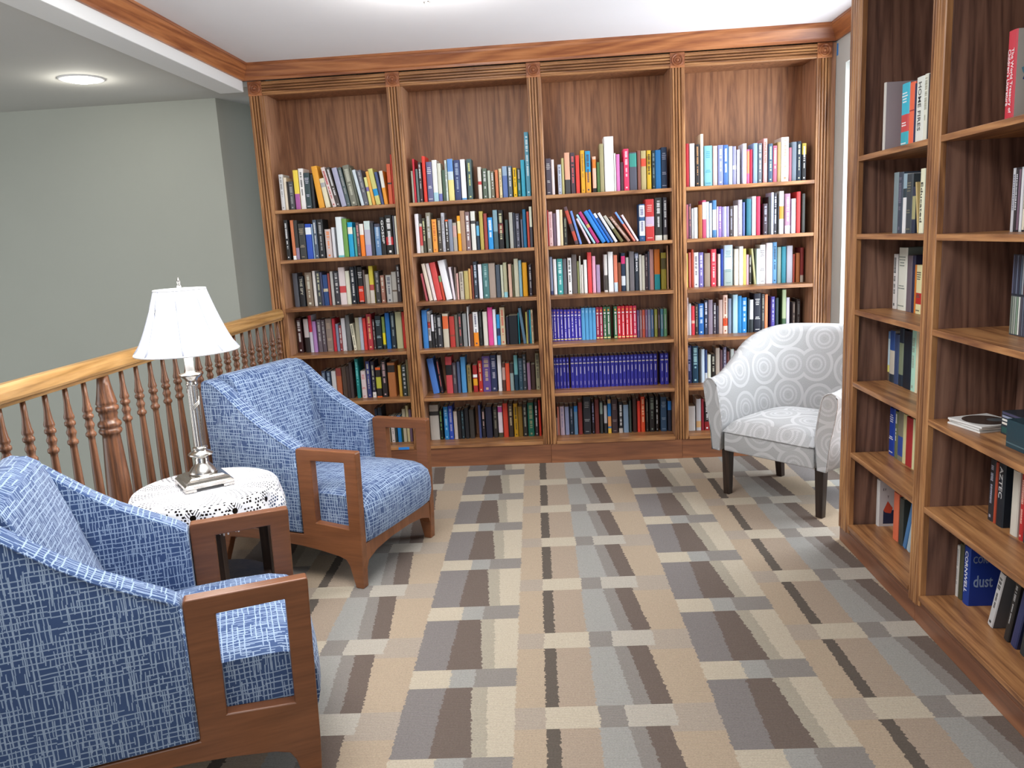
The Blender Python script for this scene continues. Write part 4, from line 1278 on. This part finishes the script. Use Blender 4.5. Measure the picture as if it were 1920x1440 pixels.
43 16608 382 243 0 146 1c2c3c|.2-.75:7a846c|||
43 17011 758 239 0 146 16222e||||
43 17783 375 248 0 146 acd8c4||98a898||
43 18169 215 250 0 146 dcd4b4||||
44 15817 530 210 0 150 1c3c98||dddde8||
44 16408 272 206 0 150 6a7050||eeeeee||
44 16696 484 214 0 150 7c7868|.1-.5:344c94|||
44 17201 254 211 0 150 ccc894||||
44 17476 607 207 0 150 a42c30||||
44 18102 192 211 0 150 d8d4a4||||
45 15505 289 214 0 118 ccc8c4||||
45 17117 472 210 0 126 d46c4c||||
45 17701 373 204 0 126 3c403c||||
45 18136 274 219 171 126 4878a8||||
45 18500 286 216 153 126 a8bcc4||||
50 25526 435 245 0 40 bc2c3c|||ecdcdc:Children\'s_Literature|
54 23908 333 213 0 150 2c2c30||9999a8||
54 24257 131 210 0 150 ac4830||||
54 24404 400 218 0 150 1c242c|||cccccc:AZTEC|
54 25228 376 214 0 150 ccc8bc||||
54 25730 218 214 0 150 b43030||e0b0a0||
54 25977 171 207 0 150 2c4448||||
55 22615 161 193 0 123 ccc8c0||999||
55 22806 256 209 0 123 4c4c38||||
55 23111 390 214 0 123 1c3c8c|||e8e8ec:CORNWELL|
55 24796 303 219 152 123 c4c4c4||333||
55 25762 261 228 126 123 2c2c2c||aaa||
55 26144 324 231 137 123 303860||||
55 26661 282 243 102 123 2c3438||||'''
recs = []
for ln in BOOKS.strip().split('\n'):
    a, bands, marks, txt, vol = ln.split('|'); p = a.split(' ')
    bay, row = int(p[0][0]), int(p[0][1])
    bl = []
    if bands:
        for q in bands.split(';'):
            rg, c = q.split(':'); s0, s1 = rg.split('-'); bl.append((float(s0), float(s1), c))
    recs.append(dict(bay=bay, row=row, x=int(p[1])/1e4, w=int(p[2])/1e4, h=int(p[3])/1e3, lean=int(p[4])/10, rec=int(p[5])/1e3, col=p[6], bands=bl, marks=marks, txt=txt.split(':')[1].replace('_', ' ') if txt else '', tcol=txt.split(':')[0], vol=vol))
def cname(h):
    if len(h) == 3: h = ''.join(a*2 for a in h)
    r, g, b = (int(h[i:i+2], 16)/255 for i in (0, 2, 4)); H, L, Sa = colorsys.rgb_to_hls(r, g, b); H *= 360; V = max(r, g, b); c = V-min(r, g, b)
    if c < .07: return 'white' if L > .82 else 'light grey' if L > .62 else 'grey' if L > .36 else 'charcoal' if L > .2 else 'black'
    if L < .17: return 'black'
    if L > .8 and c < .16: return 'cream' if 20 < H < 75 else 'off-white' if H < 20 or H > 300 else 'pale blue' if 170 < H < 260 else 'pale green' if H < 170 else 'off-white'
    if c < .16: return ('taupe' if L > .5 else 'dark brown') if (H < 70 or H > 330) else ('grey-green' if H < 170 else 'slate' if H < 260 else 'grey-purple')
    if H < 14 or H > 345: return 'red' if L < .55 else 'coral'
    if H < 40: return 'orange' if L > .5 and c > .4 else 'tan' if L > .55 else 'brown'
    if H < 66: return 'yellow' if c > .35 and L > .4 else 'beige' if L > .55 else 'olive'
    if H < 90: return 'lime' if c > .4 else 'khaki'
    if H < 160: return 'green'
    if H < 195: return 'teal'
    if H < 250: return 'light blue' if L > .6 else 'dark blue' if L < .3 else 'blue'
    if H < 290: return 'lilac' if L > .6 else 'purple'
    return 'pink' if L > .5 else 'maroon'
DEP = .138
def bookmesh(r, m, off=None, cover=None, pages=True):
    """local: x thickness, y into the shelf, z up; spine at y=0. off: maps a point to world for merged stuff"""
    w, h = r['w'], r['h']; lim = (.276 if r['bay'] < 4 else .290)-r['rec']; d = min(DEP if h < .26 else .16, lim)
    if h < .185: d = min(.105, lim)
    if r['lean'] > 0: pass
    c0 = hx(r['col']); cv = hx(cover) if cover else c0; rs = .15*w
    prof = [(0, .0035+rs*.2), (w*.10, .0012), (w*.35, 0), (w*.65, 0), (w*.90, .0012), (w, .0035+rs*.2)]
    cuts = sorted({0.0, 1.0} | {b[0] for b in r['bands']} | {b[1] for b in r['bands']})
    def at(f):
        for a, b, c in r['bands']:
            if a <= f < b: return hx(c)
        return c0
    vs = []; fs = []; cs = []; npf = len(prof)
    for z in cuts:
        for x, y in prof: vs.append((x, y, z*h))
    for k in range(len(cuts)-1):
        cc = at((cuts[k]+cuts[k+1])/2)
        for i in range(npf-1):
            fs.append((k*npf+i, k*npf+i+1, (k+1)*npf+i+1, (k+1)*npf+i)); cs.append(cc)
    n = len(vs); vs += [(0, d, 0), (w, d, 0), (0, d, h), (w, d, h)]; top = (len(cuts)-1)*npf
    e = npf-1
    # sides, back
    L0 = [k*npf for k in range(len(cuts))]; R0 = [k*npf+e for k in range(len(cuts))]
    fs.append(tuple([n]+[L0[0]]+L0[1:]+[n+2])); cs.append(cv)
    fs.append(tuple([R0[0], n+1, n+3]+R0[::-1][:-1])); cs.append(cv)
    fs.append((n+1, n, n+2, n+3)); cs.append(hx('d8d0bc'))
    fs.append(tuple([n, n+1]+list(range(e, -1, -1)))); cs.append(cv)
    # top: board edges and the page block set down between them
    b = min(.0022, w*.18); k0 = len(vs); dn = .0035 if h > .19 else .0004; y0 = .0055+rs*.2
    vs += [(b, y0, h), (w-b, y0, h), (w-b, d, h), (b, d, h), (b, y0, h-dn), (w-b, y0, h-dn), (w-b, d, h-dn), (b, d, h-dn)]
    fs.append(tuple([top+i for i in range(npf)]+[k0+1, k0])); cs.append(cv)
    fs.append((top, k0, k0+3, n+2)); cs.append(cv); fs.append((k0+1, top+e, n+3, k0+2)); cs.append(cv)
    fs += [(k0, k0+1, k0+5, k0+4), (k0+1, k0+2, k0+6, k0+5), (k0+3, k0, k0+4, k0+7)]; cs += [cv]*3
    if pages: fs.append((k0+4, k0+5, k0+6, k0+7)); cs.append(hx('d9d0b8'))
    if off: vs = [tuple(off(Vector(v))) for v in vs]
    for f, c in zip(fs, cs): pass
    nn = len(m.v); m.v += vs; m.f += [tuple(i+nn for i in f) for f in fs]; m.c += cs
    return d, (k0, b, y0, dn)
def markmesh(r, m, rnd, off=None):
    """unreadable print on a spine: rows of small blocks set as lines, 0.3 mm proud"""
    w, h = r['w'], r['h']; c = hx(r['marks']); q = []
    tall = rnd.random() < .75; z = h*rnd.uniform(.90, .95); end = h*rnd.uniform(.22, .40); cw = w*rnd.uniform(.36, .58); cx = w/2
    gap_at = h*rnd.uniform(.5, .7); done = False
    if w > .032 and rnd.random() < .5:                      # horizontal lines of a title across a thick spine
        for z in [h*(.86-.045*k) for k in range(4)]+[h*.40, h*.36, h*.08]:
            u = rnd.uniform(.45, .75)*w; x = cx-u/2
            while x < cx+u/2-.002:
                g = rnd.uniform(.0025, .005); q.append((x, min(x+g*.75, cx+u/2), z-.0045, z)); x += g
    else:
        while z > end:
            g = rnd.uniform(.0035, .0075)
            if z < gap_at and not done: z -= h*.05; done = True; cw *= rnd.uniform(.55, .9); continue
            if rnd.random() < .14: z -= .005; continue
            j = rnd.uniform(.75, 1); q.append((cx-cw*j/2, cx+cw*.5, z-g*.72, z)); z -= g
        if rnd.random() < .7: q.append((cx-w*.16, cx+w*.16, h*.055, h*.055+w*.3))
    vs = []; fs = []
    for x0, x1, z0, z1 in q:
        n = len(vs); y = -.0003; vs += [(x0, y, z0), (x1, y, z0), (x1, y, z1), (x0, y, z1), (x0, .0008, z0), (x1, .0008, z0), (x1, .0008, z1), (x0, .0008, z1)]
        fs += [(n, n+1, n+2, n+3), (n, n+3, n+7, n+4), (n+1, n+5, n+6, n+2), (n+3, n+2, n+6, n+7)]
    if off: vs = [tuple(off(Vector(v))) for v in vs]
    nn = len(m.v); m.v += vs; m.f += [tuple(i+nn for i in f) for f in fs]; m.c += [c]*len(fs)
def textmesh(s, size, col, name='lettering', squeeze=1.0, bold=False):
    cu_ = bpy.data.curves.new('t', 'FONT'); cu_.body = s; cu_.size = size; cu_.extrude = .00025; cu_.align_x = 'LEFT'; cu_.align_y = 'CENTER'; cu_.resolution_u = 2
    if bold: cu_.offset = size*.012
    o = bpy.data.objects.new('t', cu_); C.objects.link(o); dg = bpy.context.evaluated_depsgraph_get(); me = bpy.data.meshes.new_from_object(o.evaluated_get(dg)); me.name = name
    bpy.data.objects.remove(o); bpy.data.curves.remove(cu_)
    me.materials.clear(); me.materials.append(M['paper']); at = me.color_attributes.new('Col', 'FLOAT_COLOR', 'CORNER')
    at.data.foreach_set('color', list(hx(col))*len(me.loops)); return me
def frame_of(r):
    """matrix of a book: base position and rotation"""
    z = (ZB if r['bay'] < 4 else ZR)[r['row']]+.0004; th = R(r['lean']); lift = r['w']*sin(th) if th > 0 else 0
    rot = Matrix.Rotation(th, 4, 'Y')
    if r['bay'] < 4: base = Matrix.Translation((r['x'], r['rec'], z+lift))
    else: base = Matrix.Translation((XF+r['rec'], -r['x'], z+lift)) @ Matrix.Rotation(-pi/2, 4, 'Z')
    return base @ rot
def ordn(n): return '%d%s' % (n, 'th' if 10 <= n % 100 <= 20 else {1: 'st', 2: 'nd', 3: 'rd'}.get(n % 10, 'th'))
BAYS = ['first bay', 'second bay', 'third bay', 'fourth bay', 'side case, far bay', 'side case, near bay']
ROWS = ['top', 'second', 'third', 'fourth', 'fifth', 'lowest']
rk = {}
for i, r in enumerate(recs):
    k = (r['bay'], r['row']); rk[k] = rk.get(k, 0)+1; r['n'] = rk[k]; r['i'] = i
    fac = 1.6 if r['bay'] == 4 else 2.2 if r['bay'] == 5 else 1
    hid = .5 if (r['bay'] == 0 and r['row'] >= 4) or (r['bay'] == 3 and r['row'] == 4 and r['n'] > 11) else 1
    r['area'] = r['w']*r['h']*fac*hid
plainb = sorted([r for r in recs if not r['vol']], key=lambda r: -r['area'])
keep = {r['i'] for r in plainb[:300]}
stuff = MB(); stuffm = MB(); rnd = random.Random(11)
def label_of(r):
    sz = 'tall ' if r['h'] > .262 else 'short ' if r['h'] < .185 else ''
    if r['w'] > .040: sz += 'thick '
    elif r['w'] < .0135: sz += 'slim '
    ln = 'leaning ' if abs(r['lean']) > 5 else ''
    x = ''
    if r['txt']: x = ' titled '+r['txt'] if r['txt'] not in ('VINCE FLYNN', 'CORNWELL') else ' with large capitals'
    elif r['bands'] and cname(r['bands'][0][2]) != cname(r['col']): x = ' with '+cname(r['bands'][0][2])+' band'
    elif r['marks']: x = ' with '+cname(r['marks'])+' print'
    s = f"{ln}{sz}{cname(r['col'])} book{x}, {ordn(r['n'])} from left, {ROWS[r['row']]} shelf, {BAYS[r['bay']]}"
    if r['txt'] == "Children's Literature": s = 'tall red book about world children\'s literature, top shelf, side case, near bay'
    while len(s.split()) > 16 and sz: sz = ''; s = f"{cname(r['col'])} book{x}, {ordn(r['n'])} from left, {ROWS[r['row']]} shelf, {BAYS[r['bay']]}"
    return s
COVERS = {(4, 0, 1): 'a8a0a4', (4, 1, 7): 'b8b4a4', (5, 0, 1): 'c4c4bc', (5, 5, 3): '1c3c9c', (4, 5, 1): 'ccc8c8', (5, 4, 3): '1a2430', (4, 5, 5): '8ca0ac', (4, 2, 2): '7c8880', (5, 5, 4): '6a6e74'}
for r in recs:
    Mx = frame_of(r); key = (r['bay'], r['row'], r['n']); cov = COVERS.get(key)
    if r['vol']:
        name = 'reference_volume' if r['vol'] != '4' else 'slim_paperback_volume'
        m = MB(); d, _ = bookmesh(r, m); o = m.build(name, M['paper'], fix=False); o.matrix_world = Mx
        v = r['vol']; w, h = r['w'], r['h']
        q = MB(); W = hx('e4e0ec'); 
        def bk(x0, x1, z0, z1, c): q.box((w*x0, -.0003, h*z0), (w*x1, .0006, h*z1), hx(c))
        if v in '13':
            bk(.08, .92, .03, .065, 'e8d890'); bk(.3, .7, .87, .93, 'c8a0a0' if v == '1' else 'e8a050'); bk(.2, .8, .78, .83, 'd8d4e8' if v == '1' else 'e0dcdc')
            z = .74
            while z > .12: g = rnd.uniform(.02, .035); bk(.36, .64, z-g*.8, z, 'e0dcf0' if v == '1' else 'f0e0e0'); z -= g; z -= .03 if rnd.random() < .12 else 0
        elif v == '2': bk(.3, .7, .85, .92, '8cc4ec')
        elif v == '5':
            bk(.3, .7, .88, .94, '8088d8'); bk(.12, .88, .78, .815, 'c0b8b0'); z = .68; e_ = rnd.uniform(.4, .55)
            while z > e_: g = rnd.uniform(.02, .03); bk(.38, .62, z-g*.8, z, 'b8b4cc'); z -= g
            z = .22
            while z > .1: g = rnd.uniform(.02, .03); bk(.4, .6, z-g*.8, z, '9890b8'); z -= g
        else:
            z = .8
            while z > .3: g = rnd.uniform(.02, .04); bk(.35, .6, z-g*.8, z, 'a8a4ac'); z -= g
        q.build('lettering', M['paper'], o, fix=False)
        if v == '5': tag(o, f"dark blue volume of the matching set, {ordn(r['n'])} from left, fifth shelf, third bay", 'book volume', 'matching dark blue volumes on the fifth shelf')
        elif v == '1': tag(o, f"purple volume with cream base band, {ordn(r['n'])} from left, fourth shelf, third bay", 'book volume', 'purple volumes on the fourth shelf')
        elif v == '2': tag(o, f"plain sky-blue volume, {ordn(r['n'])} from left, fourth shelf, third bay", 'book volume', 'sky-blue volumes on the fourth shelf')
        else: tag(o, f"{cname(r['col'])} series volume, {ordn(r['n'])} from left, fourth shelf, third bay", 'book volume', 'series volumes on the fourth shelf')
        continue
    if r['i'] not in keep:
        bookmesh(r, stuff, off=lambda p, Mx=Mx: Mx @ p, cover=cov)
        if r['marks']: markmesh(r, stuffm, rnd, off=lambda p, Mx=Mx: Mx @ p)
        continue
    m = MB(); big = r['bay'] >= 4 or (r['row'] >= 3 and r['w'] > .026)
    d, (k0, bb, y0, dn) = bookmesh(r, m, cover=cov, pages=not big); o = m.build('book', M['paper'], fix=False); o.matrix_world = Mx
    tag(o, label_of(r), 'book', 'books on the oak shelves')
    if big:
        w, h = r['w'], r['h']; MB().box((bb+.0002, y0+.0002, .004), (w-bb-.0002, d+.0004, h-dn), hx('d9d0b8')).build('pages', M['paper'], o, fix=False)
    if r['marks']:
        q = MB(); markmesh(r, q, rnd); q.build('lettering', M['paper'], o, fix=False)
    if r['txt']:
        s = r['txt']; w, h = r['w'], r['h']; size = min(w*.66, h*.86/(len(s)*.62)) if s != "Children's Literature" else w*.42
        col = r['tcol']; me = textmesh(s, size, col, bold=True); xs = [v.co.x for v in me.vertices]; ln = max(xs)-min(xs)
        k = min((h*.72)/ln, 1.3) if s not in ("Children's Literature", 'Educated', 'GOSSIP') else h*.62/ln
        t = bpy.data.objects.new('lettering', me); C.objects.link(t); t.parent = o
        t.matrix_local = Matrix.Translation((w*.5, -.0004, h*(.93 if s != 'Educated' else .80))) @ Matrix(((0, 1, 0, 0), (0, 0, -1, 0), (-1, 0, 0, 0), (0, 0, 0, 1))) @ Matrix.Diagonal((k, 1, 1, 1))
        if s == "Children's Literature":
            me = textmesh('The World Treasury of', size, col, bold=True); t2 = bpy.data.objects.new('lettering', me); C.objects.link(t2); t2.parent = o
            t.matrix_local = Matrix.Translation((w*.30, -.0004, h*.80)) @ Matrix(((0, 1, 0, 0), (0, 0, -1, 0), (-1, 0, 0, 0), (0, 0, 0, 1)))
            t2.matrix_local = Matrix.Translation((w*.68, -.0004, h*.80)) @ Matrix(((0, 1, 0, 0), (0, 0, -1, 0), (-1, 0, 0, 0), (0, 0, 0, 1)))
    if key in ((5, 5, 3), (4, 5, 1), (5, 0, 1)):     # print on the board that faces the camera (local +x side)
        w, h = r['w'], r['h']
        side = lambda y, z: Matrix.Translation((w+.0004, y, z)) @ Matrix(((0, 0, 1, 0), (1, 0, 0, 0), (0, 1, 0, 0), (0, 0, 0, 1)))
        if key == (5, 5, 3): items = [('CORNWELL', .036, '8c9cb4', .012, .80), ('dust', .062, '9cb4d8', .016, .42)]
        elif key == (4, 5, 1): items = [('EVERY', .024, '2c2430', .050, .78), ('YOU', .024, '2c2430', .050, .62)][:0]+[('E V', .016, '302830', .018, .80), ('Y', .018, '302830', .038, .64)]
        else: items = []
        for s, sz, c, y, f in items:
            me = textmesh(s, sz, c, bold=True); t = bpy.data.objects.new('cover_lettering', me); C.objects.link(t); t.parent = o; t.matrix_local = side(y, h*f) @ Matrix.Diagonal((.62, 1, 1, 1))
        if key == (4, 5, 1):
            q = MB(); q.box((w, .022, .012), (w+.0004, .070, .075), hx('28304c')); 
            q.add([(w+.0005, .022, .075), (w+.0005, .040, .118), (w+.0005, .062, .085), (w+.0005, .055, .06), (w+.0005, .03, .065)], [(0, 4, 3, 2, 1)], hx('cc5038')); q.build('cover_picture', M['paper'], o, fix=False)
        if key == (5, 0, 1):
            q = MB(); pr = random.Random(4)
            for cy, cz, rr_, c in ((.045, .12, .022, '34508c'), (.062, .10, .026, '2c4480'), (.03, .135, .012, '68a0b4'), (.052, .16, .014, '4c3c40'), (.085, .125, .016, 'b84050')):
                pts = [(w+.0006, cy+rr_*(.7+.5*pr.random())*cos(a), cz+rr_*(.7+.5*pr.random())*sin(a)) for a in [2*pi*i/14 for i in range(14)]]; q.add(pts, [tuple(range(14))], hx(c))
            q.build('cover_picture', M['paper'], o, fix=False)
o = stuff.build('remaining_books', M['paper'], fix=False); tag(o, 'the thinner books packed between the others on the oak shelves', 'books', kind='stuff')
q = stuffm.build('lettering', M['paper'], o, fix=False); q['kind'] = 'stuff'
# ---------------------------------------------------------------- discs, booklets and boxes on the side bookcase
rn = random.Random(5)
def upright_case(name, x, y, z, w, h, d, spine, shell, label, cat, group, mk=None, cd=False):
    o = tag(MB().box((0, -w, 0), (d, 0, h), hx(shell)).build(name, M['gloss'], fix=False), label, cat, group); o.location = (x, y, z)
    q = MB().box((-.0006, -w*.88, h*.03), (.0002, -w*.12, h*.97), hx(spine)); q.build('spine_insert', M['gloss'], o, fix=False)
    if mk:
        q = MB(); zz_ = h*.9
        while zz_ > h*.35:
            g = rn.uniform(.004, .008); q.box((-.001, -w*.72, zz_-g*.7), (-.0005, -w*.3, zz_), hx(mk)); zz_ -= g
        q.build('lettering', M['paper'], o, fix=False)
    return o
y = -2.462; dv = [('c4c4c8', '9c9ca4', '667'), ('38383c', 'd0d0d4', 'c8c8d0'), ('705c6c', 'c0a8b8', None), ('d4d4d8', 'b0b0b4', None), ('d8d0bc', 'c0b8a8', '776'), ('3c5448', '8c4840', 'c87068'), ('585c54', '444', None), ('dcdcd4', 'c8c8c0', '889'), ('404850', '303438', None),
      ('b09058', '3c3c40', None), ('343c50', '2c3038', 'aab'), ('9c3c3c', '2c2c2c', 'ddd')]
def nth(i, n): return ordn(i+1)+' from the left'
for i, (c, sh, mk) in enumerate(dv):
    w = .0145
    upright_case('dvd_case', XF+.128, y, ZR[1]+.0004 if True else 0, w, .190, .135, c, '2a2c32' if i % 3 else 'b8bcc0', f'{cname(c)} spined video disc case, {nth(i, 12)}, side case, near bay', 'disc case', 'video disc cases on the side bookcase', mk)
    y -= w+.0006
pal = ['6c746c', '8c9488', '9ca49c', '7c9480', 'd0d4cc', '50505c', '586070', '444c5c', 'd8dcdc', '3c4444', '5c7464', 'c8d0c8', 'd4c8bc', 'dcd4c8', '505c5c', 'e0e0dc', '304854', '2c4c54', '345058', '283c44']
pal2 = ['54586c', '3c4050', '60687c', '343848', '506070', '8c949c', '5c3c3c', '888c94', 'd8dce0', 'dcdce4', '2c3444', '303c50', '8c9cac', '28303c']
y = -2.452
for i, c in enumerate(pal):
    upright_case('compact_disc_case', XF+.150, y, ZR[2]+.0004, .0102, .125, .140, c, '3a4048', f'{cname(c)} spined compact disc case, lower tier, {nth(i, 20)}', 'disc case', 'compact disc cases, lower tier')
    if i < len(pal2):
        c2 = pal2[i]; upright_case('compact_disc_case', XF+.150, y, ZR[2]+.1262, .0102, .125, .140, c2, '2c3440', f'{cname(c2)} spined compact disc case, upper tier, {nth(i, 14)}', 'disc case', 'compact disc cases, upper tier')
    y -= .0106
def flat(name, cx, cy, z, sx, sy, hgt, rot, col, label, cat, group=None, mat='gloss', edge=None):
    m = MB().box((-sx/2, -sy/2, 0), (sx/2, sy/2, hgt), hx(col)); o = m.build(name, M[mat], fix=False, bevel=0); o.location = (cx, cy, z); o.rotation_euler = (0, 0, R(rot)); return tag(o, label, cat, group)
z = ZR[3]+.0004
for k, (dx, rot, lb) in enumerate(((0, 12, 'lowest of the three white disc sleeves lying on the near bay'), (.004, 9, 'middle one of the three white disc sleeves lying flat'), (.001, 14, 'topmost white disc sleeve with a dark round picture on it'))):
    o = flat('disc_sleeve', XF+.125+dx, -2.385, z, .150, .150, .006, rot, 'dcdcd8', lb, 'disc sleeve', 'white disc sleeves lying on the side bookcase')
    if k == 2:
        q = MB(); N = 40; q.add([(.066*cos(2*pi*i/N), .066*sin(2*pi*i/N), .0064) for i in range(N)], [tuple(range(N))], hx('3a3430')); q.build('dark_disc', M['gloss'], o, fix=False)
        q = MB(); q.add([(.03+.026*cos(2*pi*i/N), -.012+.022*sin(2*pi*i/N), .0066) for i in range(N)], [tuple(range(N))], hx('50585c')); q.build('disc_hub', M['gloss'], o, fix=False)
    z += .0078
z = ZR[3]+.0004
for k, (c, lb) in enumerate((('2c5450', 'bottom teal case of the lying disc stack'), ('dcd8cc', 'second case up, cream edged, in the lying disc stack'), ('dcdcd4', 'third case up, white edged, in the lying disc stack'), ('8c94ac', 'fourth case up, grey-blue, in the lying disc stack'), ('484864', 'top dark case of the lying disc stack'))):
    hh = .030 if k == 0 else .0105
    o = flat('compact_disc_case', XF+.205, -2.535, z, .142, .125, hh, 3, '2c343c', lb, 'disc case', 'disc cases lying in a stack')
    MB().box((-.0716, -.058, hh*.18), (-.0709, .058, hh*.82), hx(c)).build('spine_insert', M['gloss'], o, fix=False)
    z += hh+.0006
o = flat('audio_case', XF+.165, -2.72, ZR[3]+.0004, .19, .20, .085, 2, '24404a', 'dark teal boxed case lying at the right picture edge', 'box')
MB().box((-.0956, -.098, .012), (-.0951, .098, .016), hx('4c6870')).build('seam_line', M['gloss'], o, fix=False)
